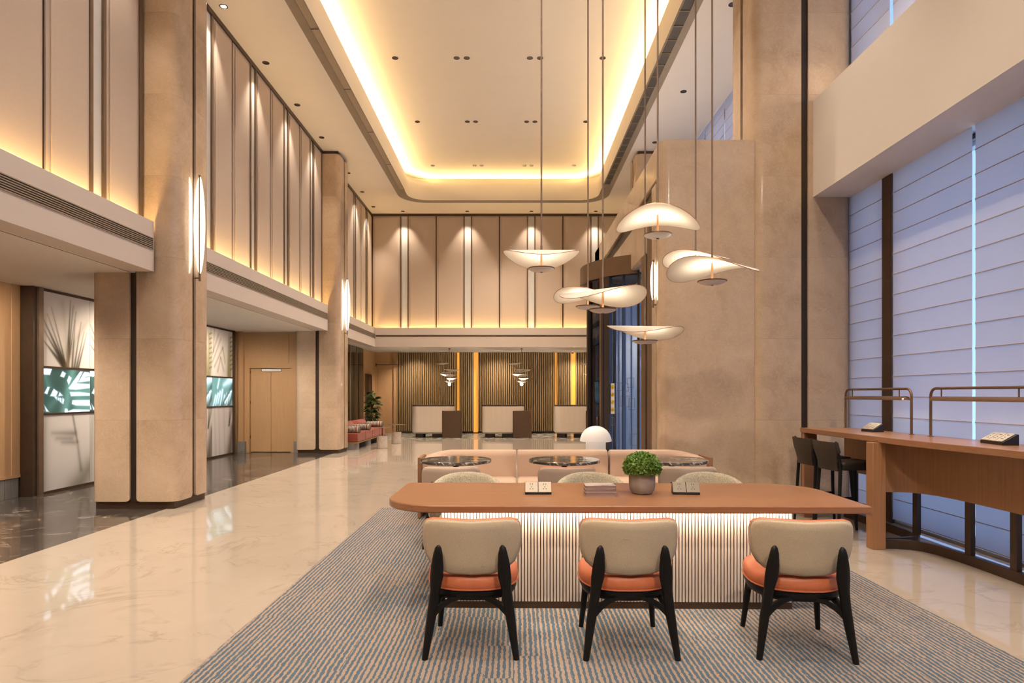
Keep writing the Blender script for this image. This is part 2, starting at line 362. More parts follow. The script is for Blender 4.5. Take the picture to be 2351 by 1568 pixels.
# ------------------------------------------------------------------ floor
XB = -4.37
struct(bx('floor', 'marble', XB, 4.6, -4, 20.4, -0.1, 0.0))
struct(bx('floor_left', 'dmarble', -7.2, XB - 0.003, -4, 16.4, -0.1, 0.0))
struct(bx('floor_left', 'marble', -5.1, XB - 0.003, 16.41, 20.4, -0.1, 0.0))
struct(bx('floor_reception', 'terrazzo', -5.2, 4.6, 20.405, 23.9, -0.1, 0.0))
c = bx('carpet', 'carpet', -1.665, 2.75, -3.5, 8.13, 0.0, 0.012)
tag(c, 'blue and beige broken-stripe carpet under the long table and sofa', 'carpet')

# ------------------------------------------------------------------ ceiling with coffer
CZ = 7.34; IZ = 8.05; RZ = 7.86
A = rrect(-3.42, 2.85, 0.2, 19.9, 0.8); B = rrect(-3.14, 2.54, 0.5, 19.62, 0.55); Cc = rrect(-3.36, 2.76, 0.28, 19.84, 0.75)
def bm_obj(bm, name, m, parent=None):
    me = bpy.data.meshes.new(name); bm.to_mesh(me); bm.free(); return link(name, me, m, parent)
ceil = struct(bm_obj(fill([[(-4.75, -4), (4.6, -4), (4.6, 21.2), (-4.75, 21.2)], A], CZ), 'ceiling', 'paint_c'))
ring = bm_obj(fill([A, B], CZ + 0.002), 'coffer_ring', 'ring', ceil)
MB().loft([[(x, y, CZ) for x, y in B], [(x, y, RZ) for x, y in B], [(x, y, RZ) for x, y in Cc], [(x, y, IZ) for x, y in Cc]], caps=False).build('coffer_riser', 'paint_c', ceil, smooth=30)
bm_obj(fill([Cc], IZ), 'coffer_field', 'paint_c', ceil)
bx('roof_slab', 'paint', -7.3, 4.7, -4.1, 24, IZ + 0.02, IZ + 0.2, ceil)
def grille(x0, x1, y0, y1, frame, step):
    gob = bx('vent_grille', 'grille' if frame == 'ring' else 'tan', x0, x1, y0, y1, CZ - 0.004, CZ + 0.001, ceil)
    n = int((y1 - y0) / step)
    mesh = None
    for i in range(n + 1):
        yy = y1 - i * step
        o = MB().box(x0, x1, -0.008, 0.008, CZ - 0.018, CZ - 0.004).build('divider', 'ring', gob, loc=(0, yy, 0)) if mesh is None else share('divider', mesh, gob, (0, yy, 0))
        mesh = mesh or o
    for t in (0.0, 1.0):
        xx = x0 + (x1 - x0) * t
        bx('slat', 'ring', xx - 0.006, xx + 0.006, y0, y1, CZ - 0.014, CZ - 0.004, gob)
grille(2.56, 2.725, 5.0, 18.1, 'ring', 0.41)
grille(-3.27, -3.13, 5.0, 18.6, 'tan', 2.05)
# coffer cove light
yL = (1.2, 18.9)
strip('cove_lamp', (-3.25, yL[0], RZ + 0.015), (-3.25, yL[1], RZ + 0.015), 0.05, 250, (1.6, 0, 1))
strip('cove_lamp', (2.65, yL[0], RZ + 0.015), (2.65, yL[1], RZ + 0.015), 0.05, 250, (-1.6, 0, 1))
strip('cove_lamp', (-2.5, 19.73, RZ + 0.015), (1.9, 19.73, RZ + 0.015), 0.05, 66, (0, -1.6, 1))
strip('cove_lamp', (-3.2, 18.95, RZ + 0.015), (-2.55, 19.68, RZ + 0.015), 0.05, 8, (0.25, -0.25, 1))
strip('cove_lamp', (2.6, 18.95, RZ + 0.015), (1.95, 19.68, RZ + 0.015), 0.05, 8, (-0.25, -0.25, 1))

# ------------------------------------------------------------------ recessed downlights
DL = None
def downlight(x, y, z, label, lit=False, power=0, angle=62, color=WARM, target=None, grp='recessed ceiling downlights'):
    global DL
    if DL is None:
        t = thing('ceiling_downlight', label, 'downlight', (x, y, z), 0, grp)
        MB().lathe([(0.062, 0.0), (0.062, -0.006), (0.045, -0.006), (0.045, 0.0)], 16, caps=False).build('trim_ring', 'litd', t, smooth=40)
        MB().lathe([(0.045, -0.002), (0.02, -0.001)], 16).build('lens', 'litd', t)
        DL = t
    else:
        t = copy_tree(DL); t.location = (x, y, z); t['label'] = label; t['group'] = grp
    if lit:
        for ch in t.children:
            if ch.name.startswith('lens'):
                ch.data = ch.data.copy(); ch.data.materials[0] = M['lit']
    if power:
        spot('downlight_lamp', (x, y, z - 0.03), power, angle, 0.7, color, 0.04, target or (x, y, 0))
    return t
ORD = ['first', 'second', 'third', 'fourth', 'fifth', 'sixth', 'seventh']
rows = (('nearest', 12.67), ('middle', 15.63), ('farthest', 18.64))
for rn, yy in rows:
    for i, xx in enumerate((-2.32, -1.11, -0.91, 0.33, 0.53, 1.76)):
        downlight(xx, yy, IZ, 'recessed downlight, %s from left in the %s row of the raised ceiling' % (ORD[i], rn), power=430 if i in (1, 4) else 0, angle=105)
for i, yy in enumerate((9.80, 11.47, 13.14, 14.81)):
    downlight(-4.40, yy, CZ, 'wall-washing downlight beside left wall panels, %s nearest the camera' % ORD[i], lit=(i == 0), power=95, angle=75, target=(-4.55, yy, 0), grp='downlights along the left wall')
for i, yy in enumerate((17.2, 18.8, 20.3)):
    downlight(-4.40, yy, CZ, 'wall-washing downlight past the far left column, %s nearest the camera' % ORD[i], power=130, angle=75, target=(-4.55, yy, 0), grp='downlights along the left wall')
for i in range(4):
    xx = -3.556 + 2.0745 * i
    downlight(xx, 20.8, CZ, 'downlight in the ceiling edge above far wall strip, %s from left' % ORD[i], power=110, angle=75, target=(xx, 21.0, 0), grp='downlights along the far wall')
for i, yy in enumerate((9.75, 12.56, 15.1)):
    downlight(3.32, yy, CZ, 'downlight in the right ceiling strip, %s nearest the camera' % ORD[i], power=130, grp='downlights along the right side')
for yy in (4.0, 7.0):
    spot('window_side_lamp', (3.32, yy, CZ - 0.05), 170, 70, 0.7, WARM, 0.05, (3.2, yy, 0))

# ------------------------------------------------------------------ left and far upper walls with panels
WX = -4.63; WB = 3.46; WT = 7.26
wall_l = struct(bx('wall_left', 'ribgap', WX - 0.22, WX - 0.07, -4, 21.2, 2.99, CZ))
wall_f = struct(bx('wall_far', 'ribgap', WX - 0.2, 4.6, 21.17, 21.35, 2.99, CZ))
def panel(parent, a, b, along):
    def put(name, m, d0, d1, s0, s1, z0, z1, par, bev=0.0):
        if along == 'y': return bx(name, m, WX + d0, WX + d1, s0, s1, z0, z1, par, bev)
        return bx(name, m, s0, s1, 21.1 - d1, 21.1 - d0, z0, z1, par, bev)
    p = put('fabric_panel', 'fabric_wall', -0.07, 0.0, a, b, WB, WT, parent)
    put('padded_field', 'fabric_wall', 0.0, 0.02, a + 0.055, b - 0.055, WB + 0.2, WT - 0.06, p, 0.006)
def bar(parent, a, b, along, name='bronze_bar', m='bronze_l', d=0.014, d0=-0.07):
    if along == 'y': bx(name, m, WX + d0, WX + d, a, b, WB, WT, parent)
    else: bx(name, m, a, b, 21.1 - d, 21.1 - d0, WB, WT, parent)
def unit(parent, cu, along, g=0.088, bw=0.052):
    bar(parent, cu - g - bw, cu - g, along); bar(parent, cu + g, cu + g + bw, along)
    bar(parent, cu - g, cu + g, along, 'glass_strip', 'frost', -0.012)
for a, b in ((4.0, 4.67), (4.72, 5.37), (5.65, 6.34), (6.39, 7.04), (7.33, 7.97)): panel(wall_l, a, b, 'y')
for cu in (5.51, 7.18): unit(wall_l, cu, 'y')
for s in (4.67, 6.34): bar(wall_l, s, s + 0.05, 'y', 'seam_bar', 'bronze', -0.02)
bar(wall_l, 7.97, 8.04, 'y'); bx('fabric_panel', 'fabric_wall', WX - 0.07, WX, -4, 4.0, WB, WT, wall_l)
for cu in (9.80, 11.47, 13.14, 14.81):
    unit(wall_l, cu, 'y')
    if cu < 14: 
        panel(wall_l, cu + 0.14, cu + 0.81, 'y'); bar(wall_l, cu + 0.81, cu + 0.86, 'y', 'seam_bar', 'bronze', -0.02); panel(wall_l, cu + 0.86, cu + 1.53, 'y')
panel(wall_l, 8.98, 9.66, 'y'); panel(wall_l, 14.95, 15.55, 'y'); bar(wall_l, 15.55, 15.6, 'y')
for cu in (17.1, 18.78, 20.30): unit(wall_l, cu, 'y')
for a, b in ((16.5, 16.96), (17.24, 17.9), (17.95, 18.64), (18.92, 19.51), (19.56, 20.16), (20.44, 21.05)): panel(wall_l, a, b, 'y')
for s in (17.9, 19.51): bar(wall_l, s, s + 0.05, 'y', 'seam_bar', 'bronze', -0.02)
bar(wall_l, 21.03, 21.09, 'y')
bx('top_trim', 'bronze', WX - 0.07, WX + 0.02, -4, 21.1, WT, CZ, wall_l)
panel(wall_f, -4.58, -3.70, 'x')
for k in range(4):
    cu = -3.556 + 2.0745 * k; unit(wall_f, cu, 'x', 0.0985, 0.046)
    a = cu + 0.1445
    panel(wall_f, a, a + 0.87, 'x')
    if k < 3:
        bar(wall_f, a + 0.87, a + 0.915, 'x', 'seam_bar', 'bronze', -0.02); panel(wall_f, a + 0.915, a + 1.785, 'x')
bx('top_trim', 'bronze', WX, 4.6, 21.08, 21.17, WT, CZ, wall_f)

# ledge band with cove, air grille and soffit
BX = -4.47; BT = 3.59; BB = 2.97
def band(name, y0, y1):
    t = struct(MB().box(BX - 0.03, BX, y0, y1, BB, BT).box(WX - 0.1, BX - 0.03, y0, y1, BB + 0.3, WB).box(WX - 0.12, BX - 0.03, y0, y1, BB + 0.001, BB + 0.02).build(name, 'ledge'))
    g0 = y0 + 0.05; g1 = y1 - 0.02
    vb = bx('vent_grille', 'grille', BX - 0.002, BX + 0.001, g0, g1, 3.235, 3.385, t)
    src = None
    for i in range(7):
        z = 3.24 + i * 0.0225
        if src is None: src = MB().box(BX - 0.001, BX + 0.012, g0, g1, -0.004, 0.004).build('slat', 'tan', vb, loc=(0, 0, z))
        else: share('slat', src, vb, (0, 0, z))
    return t
band('trim_1', -4, 8.02); band('trim_2', 9.0, 15.55); band('trim_3', 16.55, 20.9)
t = struct(MB().box(BX - 0.03, 4.6, 20.9, 20.93, BB, BT).box(BX - 0.03, 4.6, 20.93, 21.17, BB + 0.3, WB).build('trim_4', 'ledge'))
bx('vent_slot', 'grille', BX + 0.02, 4.6, 20.897, 20.9, 3.30, 3.36, t); bx('slot_blade', 'tan', BX + 0.02, 4.6, 20.89, 20.898, 3.325, 3.335, t)
for y0, y1, p in ((-3.9, 7.95, 44), (9.05, 15.5, 24), (16.6, 20.85, 14)):
    strip('ledge_cove_lamp', (BX - 0.06, y0, WB + 0.02), (BX - 0.06, y1, WB + 0.02), 0.03, p * 1.75, (0.12, 0, 1))
strip('ledge_cove_lamp', (BX, 20.98, WB + 0.02), (4.5, 20.98, WB + 0.02), 0.03, 55, (0, -0.12, 1))
sof = struct(MB().box(-7.2, WX - 0.12, -4, 16.45, BB, BB + 0.1).box(-5.3, WX - 0.12, 16.45, 20.93, BB, BB + 0.1).box(-5.3, 4.6, 20.93, 23.9, BB, BB + 0.1).build('ceiling_soffit', 'paint_c'))
for y0, y1 in ((-4, 8.1), (9.0, 15.6)): bx('soffit_slot', 'ring', -4.785, -4.77, y0, y1, BB - 0.003, BB + 0.001, sof)
for y0, pw_ in ((1.5, 330), (5.3, 240), (10.8, 210), (13.8, 190)): spot('soffit_lamp', (-5.6, y0, BB - 0.02), pw_, 160, 0.6, WARM, 0.04, (-6.3, y0 + 0.3, 0))
spot('soffit_lamp', (-6.25, 7.6, BB - 0.02), 130, 150, 0.6, WARM, 0.04, (-6.9, 8.2, 0.6))  # extra unseen spot, added to brighten the visible end of the wood wall
for y0 in (18.9,): spot('soffit_lamp', (-4.75, y0, BB - 0.02), 110, 130, 0.8, WARM, 0.04)
for x0 in (-3.6, -0.6, 2.2): spot('soffit_lamp', (x0, 22.6, BB - 0.02), 220, 125, 0.8, WARM, 0.04, (x0, 23.4, 0))
for x0 in (-2.5, 0.8): spot('soffit_lamp', (x0, 21.0, BB - 0.02), 100, 100, 0.8, WARM, 0.04, (x0, 20.6, 0))

# ------------------------------------------------------------------ lower left walls, digital glass wall, wood walls, door
bx_w = struct(bx('wall_left', 'wood_wall', -7.1, -6.93, -4, 9.05, 0.30, BB))
bx('wood_edge', 'wood_wall', -6.935, -6.92, 8.9, 9.05, 0.30, BB, bx_w); bx('wood_rail', 'wood_wall', -6.93, -6.915, -4, 9.05, 0.28, 0.32, bx_w)
bb = struct(bx('baseboard_left', 'greytile', -7.1, -6.94, -4, 9.05, 0, 0.28))
src = None
for i in range(12):
    y0 = 8.9 - i * 0.12
    if src is None: src = MB().box(-6.945, -6.925, 0.004, 0.116, 0, 0.275).build('tile', 'greytile', bb, bevel=0.003, segs=1, loc=(0, y0, 0))
    else: share('tile', src, bb, (0, y0, 0))

def paint(nu, nv, fn):
    u, v = np.meshgrid(np.linspace(0, 1, nu), np.linspace(0, 1, nv)); return fn(u, v)
def blend(c, a, col):
    a = np.clip(a, 0, 1)[..., None]; return c * (1 - a) + np.array(col) * a
def seg(u, v, p0, p1, w0, w1, soft, asp):
    ax, ay = p0; bx2, by = p1; dx = (bx2 - ax) * asp; dy = by - ay; L2 = dx * dx + dy * dy
    px = (u - ax) * asp; py = v - ay; t = np.clip((px * dx + py * dy) / L2, 0, 1)
    d = np.sqrt((px - t * dx) ** 2 + (py - t * dy) ** 2); w = w0 + (w1 - w0) * t
    return 1 / (1 + np.exp(np.clip((d - w) / soft, -30, 30)))
def art_top(u, v, rs=3, base=(0.5, -0.05)):
    r = np.random.RandomState(rs); asp = 0.9
    c = np.ones(u.shape + (3,)) * np.array((0.74, 0.70, 0.65)); c *= (0.92 + 0.16 * u)[..., None]
    for tip, w, s, a in (((0.40, 0.90), .03, .035, .45), ((0.62, 0.82), .05, .05, .4), ((0.95, 0.70), .03, .04, .45), ((0.85, 0.60), .04, .05, .3)):
        c = blend(c, a * seg(u, v, (0.52, 0.2), tip, w, 0.0, s, asp), (0.12, 0.10, 0.06))
    for tip, w in (((0.0, 0.66), .045), ((0.02, 0.50), .04), ((0.0, 0.36), .05), ((0.10, 0.70), .022), ((0.18, 0.80), .02), ((0.57, 0.95), .035), ((0.63, 0.88), .02), ((0.69, 0.80), .014)):
        c = blend(c, 0.93 * seg(u, v, base, tip, w, 0.0, .006, asp), (0.045, 0.035, 0.022))
    for k, tip in enumerate(((0.67, 0.68), (0.80, 0.66), (0.87, 0.53), (0.93, 0.52))):
        c = blend(c, 0.9 * seg(u, v, (0.60 + 0.04 * k, -0.05), tip, .022, 0.0, .006, asp), (0.05, 0.04, 0.025))
    c = blend(c, 0.6 * seg(u, v, (0.52, -0.05), (0.50, 0.3), .03, .0, .02, asp), (0.42, 0.36, 0.25))
    return c
def art_bot(u, v):
    asp = 0.9; c = np.ones(u.shape + (3,)) * np.array((0.76, 0.735, 0.71)); c *= (0.9 + 0.15 * v)[..., None]
    c = blend(c, 0.9 * seg(u, v, (0.62, 0.98), (0.72, 0.6), .012, .01, .008, asp), (0.09, 0.075, 0.05))
    c = blend(c, 0.8 * seg(u, v, (0.72, 0.6), (0.80, 0.2), .01, .02, .015, asp), (0.12, 0.11, 0.08))
    for p0, p1, w in (((0.2, 0.76), (0.66, 0.73), .035), ((0.28, 0.68), (0.6, 0.66), .015), ((0.4, 0.62), (0.66, 0.60), .018)):
        c = blend(c, 0.75 * seg(u, v, p0, p1, .004, w, .02, asp), (0.10, 0.085, 0.06))
    c = blend(c, 0.8 * seg(u, v, (0.72, -0.05), (1.0, 0.22), .16, .1, .06, asp), (0.12, 0.12, 0.07))
    c = blend(c, 0.7 * seg(u, v, (0.0, 0.0), (0.06, 0.95), .02, .01, .05, asp), (0.2, 0.2, 0.14))
    return c
def poly(u, v, pts, soft):
    # soft mask of a convex polygon given in pixels of the screen picture
    P = [((x - 152) / 503 * 1.6, 1 - (y - 970) / 455) for x, y in pts]; n = len(P)
    area = sum(P[k][0] * P[(k + 1) % n][1] - P[(k + 1) % n][0] * P[k][1] for k in range(n))
    if area < 0: P = P[::-1]
    d = None
    for k in range(n):
        (x0, y0), (x1, y1) = P[k], P[(k + 1) % n]; l = math.hypot(x1 - x0, y1 - y0) + 1e-9
        q = ((x1 - x0) * (v - y0) - (y1 - y0) * (u * 1.6 - x0)) / l
        d = q if d is None else np.minimum(d, q)
    return 1 / (1 + np.exp(np.clip(-d / soft, -30, 30)))
HOLES = [[(152, 965), (247, 965), (225, 1030), (152, 1028)], [(355, 992), (386, 1012), (368, 1052), (333, 1040)], [(422, 1038), (448, 1060), (420, 1128), (404, 1085)],
    [(205, 1160), (222, 1162), (200, 1228), (176, 1218)], [(265, 1180), (305, 1210), (285, 1255), (232, 1248)], [(325, 1215), (352, 1245), (312, 1250)], [(275, 1262), (296, 1262), (292, 1285)],
    [(307, 1268), (322, 1275), (322, 1300), (305, 1290)], [(330, 1270), (342, 1278), (342, 1320), (330, 1310)], [(355, 1272), (370, 1290), (362, 1332), (350, 1325)], [(152, 1350), (168, 1400), (152, 1405)], [(178, 1358), (212, 1408), (190, 1405)],
    [(545, 985), (572, 985), (515, 1100), (425, 1160)], [(590, 988), (640, 990), (560, 1085), (530, 1095)], [(660, 1038), (660, 1080), (530, 1100), (560, 1060)], [(425, 1165), (500, 1117), (660, 1122), (660, 1158), (500, 1180), (430, 1176)],
    [(430, 1195), (540, 1210), (660, 1208), (660, 1245), (445, 1250)], [(460, 1300), (660, 1300), (660, 1360), (500, 1352), (455, 1335)], [(380, 1390), (400, 1388), (420, 1430), (378, 1430)], [(425, 1412), (470, 1398), (660, 1410), (660, 1430), (420, 1430)], [(660, 1000), (660, 1025), (600, 1035), (630, 998)]]
def art_led(u, v):
    c = np.ones(u.shape + (3,)) * np.array((0.022, 0.05, 0.045))
    for p0, p1, w, a in (((0.62, 1.0), (0.45, 0.0), .10, .9), ((0.75, 0.2), (1.0, 0.1), .18, .9), ((0.05, 0.85), (0.12, 0.6), .05, .5), ((0.15, 0.15), (0.3, 0.35), .06, .4), ((0.7, 0.55), (1.0, 0.55), .2, .8)):
        c = blend(c, a * seg(u, v, p0, p1, w, w, .05, 1.6), (0.085, 0.21, 0.19))
    for h in HOLES: c = blend(c, poly(u, v, h, .006), (0.66, 0.84, 1.0))
    return c
def art_led2(u, v):
    asp = 1.6; c = np.ones(u.shape + (3,)) * np.array((0.09, 0.22, 0.22)); bg = np.array((0.62, 0.85, 1.0))
    for k in range(9):
        c = blend(c, 0.95 * seg(u, v, (0.05 + 0.11 * k, 0.02 + 0.04 * (k % 3)), (0.16 + 0.11 * k, 0.35 + 0.07 * (k % 4)), .012, .04, .02, asp), bg)
    c = blend(c, 0.9 * seg(u, v, (0.55, 0.75), (0.98, 1.02), .01, .14, .05, asp), bg)
    c = blend(c, 0.9 * seg(u, v, (0.25, 0.65), (0.33, 0.95), .02, .03, .02, asp), bg)
    c = blend(c, 0.95 * seg(u, v, (0.42, -0.05), (1.02, 0.72), .09, .11, .03, asp), (0.03, 0.075, 0.07))
    c = blend(c, 0.95 * seg(u, v, (0.75, -0.05), (1.02, 0.3), .10, .13, .03, asp), (0.03, 0.06, 0.055))
    for k in range(4):
        c = blend(c, seg(u, v, (0.62 + 0.09 * k, 0.12 + 0.12 * k), (0.68 + 0.09 * k, 0.2 + 0.11 * k), .04, .025, .01, asp), bg)
    return c
def art_top2(u, v):
    asp = 0.9; c = np.ones(u.shape + (3,)) * np.array((0.76, 0.72, 0.66))
    for k in range(9):
        c = blend(c, 0.55 * seg(u, v, (0.75 + 0.02 * k, -0.05), (0.80 + 0.03 * k, 0.95 - 0.05 * k), .02, .005, .012, asp), (0.16, 0.15, 0.05))
    c = blend(c, 0.75 * seg(u, v, (0.80, 0.1), (0.92, 0.95), .07, .03, .05, asp), (0.27, 0.25, 0.09))
    for k in range(8):
        c = blend(c, 0.8 * seg(u, v, (0.88, 0.16 + 0.1 * k), (1.02, 0.2 + 0.1 * k), .012, .006, .008, asp), (0.05, 0.05, 0.02))
    for p0, p1 in (((0.0, 0.45), (0.3, 0.9)), ((0.02, 0.3), (0.4, 0.8)), ((0.05, 0.5), (0.1, 1.0)), ((0.1, 0.2), (0.5, 0.62)), ((0.5, 0.62), (0.62, 0.3)), ((0.25, 0.1), (0.4, 0.4)), ((0.4, 0.4), (0.55, 0.12))):
        c = blend(c, 0.75 * seg(u, v, p0, p1, .012, .006, .014, asp), (0.12, 0.11, 0.04))
    return c
def art_bot2(u, v):
    asp = 0.9; c = np.ones(u.shape + (3,)) * np.array((0.76, 0.73, 0.70))
    for x in (0.1, 0.3, 0.55):
        c = blend(c, 0.4 * seg(u, v, (x, 1.0), (x + 0.06, 0.0), .008, .012, .02, asp), (0.25, 0.22, 0.16))
    c = blend(c, 0.92 * seg(u, v, (0.85, -0.05), (0.98, 0.55), .16, .07, .05, asp), (0.07, 0.06, 0.035))
    for k in range(6):
        c = blend(c, 0.7 * seg(u, v, (0.82, 0.6), (0.84 + 0.035 * k, 1.0), .012, .006, .01, asp), (0.10, 0.09, 0.04))
    return c
def art_panel(name, m, fn, w, h, nu, nv, parent, loc):
    col = paint(nu, nv, fn)
    us = np.linspace(0, w, nu); vs = np.linspace(0, h, nv)
    verts = [(0.0, float(a), float(b)) for b in vs for a in us]
    faces = [(j * nu + i, j * nu + i + 1, (j + 1) * nu + i + 1, (j + 1) * nu + i) for j in range(nv - 1) for i in range(nu - 1)]
    n = len(verts); verts += [(-0.012, 0, 0), (-0.012, w, 0), (-0.012, w, h), (-0.012, 0, h)]
    faces += [(n, n + 3, n + 2, n + 1), (0, n, n + 1, nu - 1), (nu - 1, n + 1, n + 2, nv * nu - 1), (nv * nu - 1, n + 2, n + 3, (nv - 1) * nu), ((nv - 1) * nu, n + 3, n, 0)]
    me = bpy.data.meshes.new(name); me.from_pydata(verts, [], faces)
    ca = me.color_attributes.new('print', 'FLOAT_COLOR', 'POINT')
    arr = np.ones((len(verts), 4), np.float32); arr[:n, :3] = col.reshape(-1, 3); arr[n:, :3] = 0.05
    ca.data.foreach_set('color', arr.ravel())
    return link(name, me, m, parent, loc=loc)
gw = thing('digital_glass_wall', 'printed palm-leaf glass wall with a glowing screen band behind the left columns', 'screen wall', (-6.75, 9.2, 0))
bx('end_frame', 'bronze', -0.26, 0.0, -0.14, 0.04, 0, BB - 0.005, gw); bx('end_post', 'bronze_l', -0.01, 0.03, -0.06, 0.03, 0, BB - 0.005, gw)
bx('backing', 'bronze', -0.25, -0.03, 0.04, 6.34, 0, BB - 0.005, gw); bx('end_frame', 'bronze', -0.1, 0.03, 6.30, 6.40, 0, BB - 0.005, gw)
for z0, z1 in ((0.0, 0.04), (1.14, 1.17), (1.815, 1.85), (2.93, 2.965)): bx('frame_rail', 'bronze', -0.03, 0.015, 0.03, 6.32, z0, z1, gw)
pw = 6.27 / 6; srcs = {}
for i in range(6):
    k = 'A' if i < 4 else 'B'; y = 0.04 + i * pw
    for nm, m, fn, z0, h, nu, nv in (('printed_panel_lower', 'print', art_bot if k == 'A' else art_bot2, 0.04, 1.10, 70, 80), ('screen', 'screen', art_led if k == 'A' else art_led2, 1.17, 0.645, 150, 95), ('printed_panel_upper', 'print', art_top if k == 'A' else art_top2, 1.85, 1.08, 110, 110)):
        if (nm, k) not in srcs: srcs[(nm, k)] = art_panel(nm, m, fn, pw - 0.006, h, nu, nv, gw, (0, y, z0))
        else: share(nm, srcs[(nm, k)], gw, (0, y, z0))

wd = struct(MB().box(-7.2, -6.5, 15.9, 16.4, 0.0, BB).box(-5.48, -4.8, 15.9, 16.4, 0, BB).box(-6.5, -5.48, 15.9, 16.4, 2.08, BB).build('wall_left', 'wood_wall'))
bx('wood_panel', 'wood_wall', -6.45, -5.53, 15.885, 15.9, 2.20, BB - 0.06, wd); bx('corner_batten', 'wood_wall', -6.74, -6.62, 15.8, 15.9, 0.28, BB, wd)
bx('grey_base', 'greytile', -6.76, -6.58, 15.79, 15.9, 0, 0.28, wd); bx('grey_base', 'greytile', -5.4, -5.3, 15.86, 15.9, 0, 0.28, wd)
dr = struct(bx('door_1', 'wood_wall', -6.5, -5.48, 15.97, 16.05, 0.0, 2.08))
for a, b in ((-6.49, -5.99), (-5.985, -5.49)): bx('door_leaf', 'wood_wall', a, b, 15.94, 15.97, 0.015, 2.07, dr, 0.003)
bx('door_closer', 'white', -6.2, -5.72, 15.90, 15.94, 2.0, 2.06, dr, 0.006)
for z in (0.35, 1.2, 1.95): bx('hinge', 'bronze', -6.505, -6.485, 15.935, 15.945, z, z + 0.07, dr)
# bay by the reception: dark glass, wood wall with an opening, corner
wr = struct(MB().box(-5.25, -5.06, 16.4, 21.75, 0, BB).build('wall_left', 'bronze'))
for a, b in ((16.5, 18.2), (18.25, 19.95), (20.0, 20.80), (20.86, 21.72)): bx('dark_pane', 'dglass', -5.06, -5.045, a, b, 0.05, BB - 0.02, wr)
for a in (19.97, 20.83): bx('gold_mullion', 'slat', -5.06, -5.03, a - 0.025, a + 0.025, 0, BB, wr)
ww = struct(MB().box(-5.25, -5.05, 21.75, 22.0, 0, BB).box(-5.25, -5.05, 23.0, 23.75, 0, BB).box(-5.25, -5.05, 22.0, 23.0, 2.12, BB).build('wall_left', 'wood_wall'))
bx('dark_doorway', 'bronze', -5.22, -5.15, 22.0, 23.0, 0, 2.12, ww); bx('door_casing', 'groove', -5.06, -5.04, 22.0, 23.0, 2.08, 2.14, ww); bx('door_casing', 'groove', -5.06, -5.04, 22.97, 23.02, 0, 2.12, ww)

# far reception wall: wood panel, wavy slat wall and amber light slots
fw = struct(bx('wall_reception', 'slat_b', -5.2, 4.6, 23.86, 24.0, 0, BB))
bx('wood_panel', 'wood_wall', -5.05, -4.30, 23.70, 23.86, 0, BB, fw); bx('wood_batten', 'wood_wall', -4.38, -4.26, 23.62, 23.72, 0, BB, fw); bx('seam_batten', 'wood_wall', -5.06, -5.0, 23.6, 23.7, 0, BB, fw)
bx('light_slot', 'gold', -2.07, -1.97, 23.80, 23.82, 0.03, BB, fw); bx('light_slot', 'gold', -1.46, -1.29, 23.74, 23.76, 0.03, BB, fw)
bx('light_slot', 'gold', 1.54, 1.61, 23.80, 23.82, 0.03, BB, fw); bx('light_slot', 'gold', 2.12, 2.30, 23.74, 23.76, 0.03, BB, fw)
secs = [(-4.26, -2.07), (-1.97, -1.46), (-1.29, 1.54), (1.61, 2.12), (2.30, 4.5)]
for a, b in secs:
    mb = MB(); x = a + 0.005
    while x < b - 0.03:
        ph = (x + 4.26) * 2.3; wv = 0.11 * math.sin(ph) + 0.05 * math.sin(2.7 * ph)
        w = 0.05; y = 23.58 + wv; mb.box(x, x + w, y, 23.86, 0.08, BB - 0.005)
        x += w + 0.028
    o = mb.build('slat_panel', 'slat', fw); o['kind'] = 'stuff'; o['category'] = 'slats'
    del o['category']
    bx('slat_foot', 'desktop', a, b, 23.7, 23.86, 0, 0.08, fw)
rl = thing('picture_rail', 'thin bronze rail with two round knobs on the reception corner wall', 'rail', (-4.99, 23.4, 2.5))
MB().tube([(0, 0, 0), (0.05, 0, 0), (0.75, 0.05, 0), (0.95, 0.1, 0.01)], 0.012, 6).build('rod', 'bronze', rl)
MB().lathe([(0.0, -0.03), (0.03, -0.03), (0.03, 0.03), (0.0, 0.03)], 10, (0.95, 0.1, 0.0)).build('knob', 'bronze', rl)
MB().lathe([(0.0, -0.05), (0.02, -0.05), (0.02, 0.05), (0.0, 0.05)], 10, (0.02, 0, 0.0)).build('knob', 'bronze', rl)

# shell behind the camera and behind the entrance
struct(bx('wall_front', 'fabric_wall', -7.2, 4.7, -4.2, -4.0, 0, IZ + 0.1))
struct(MB().box(-7.3, -7.1, -4, 16.4, 0, BB + 0.2).build('wall_outer', 'paint'))

# ------------------------------------------------------------------ columns
def col_piece(path, z0, z1, rb0, rt0, thick, name, m, parent):
    # path: plan polyline (outer face) from one groove edge to the other; corners next to the grooves are rounded
    L = [0.0]
    for i in range(1, len(path)): L.append(L[-1] + math.dist(path[i], path[i - 1]))
    tot = L[-1]; r = 0.045
    def cut(s, rr):
        e = min(s, tot - s)
        return rr - math.sqrt(max(0, rr * rr - (rr - e) ** 2)) if rr > 0 and e < rr else 0.0
    inner = []
    n = len(path)
    for i in range(n):
        a = Vector(path[max(i - 1, 0)]); b = Vector(path[min(i + 1, n - 1)]); d = (b - a).normalized()
        nrm = Vector((-d.y, d.x)); inner.append((path[i][0] + nrm.x * thick, path[i][1] + nrm.y * thick))
    rings = []
    for i in range(n):
        zb = z0 + cut(L[i], rb0); zt = z1 - cut(L[i], rt0)
        rings.append([(*path[i], zb), (*path[i], zt), (*inner[i], zt), (*inner[i], zb)])
    return MB().loft(rings).build(name, m, parent, smooth=35)
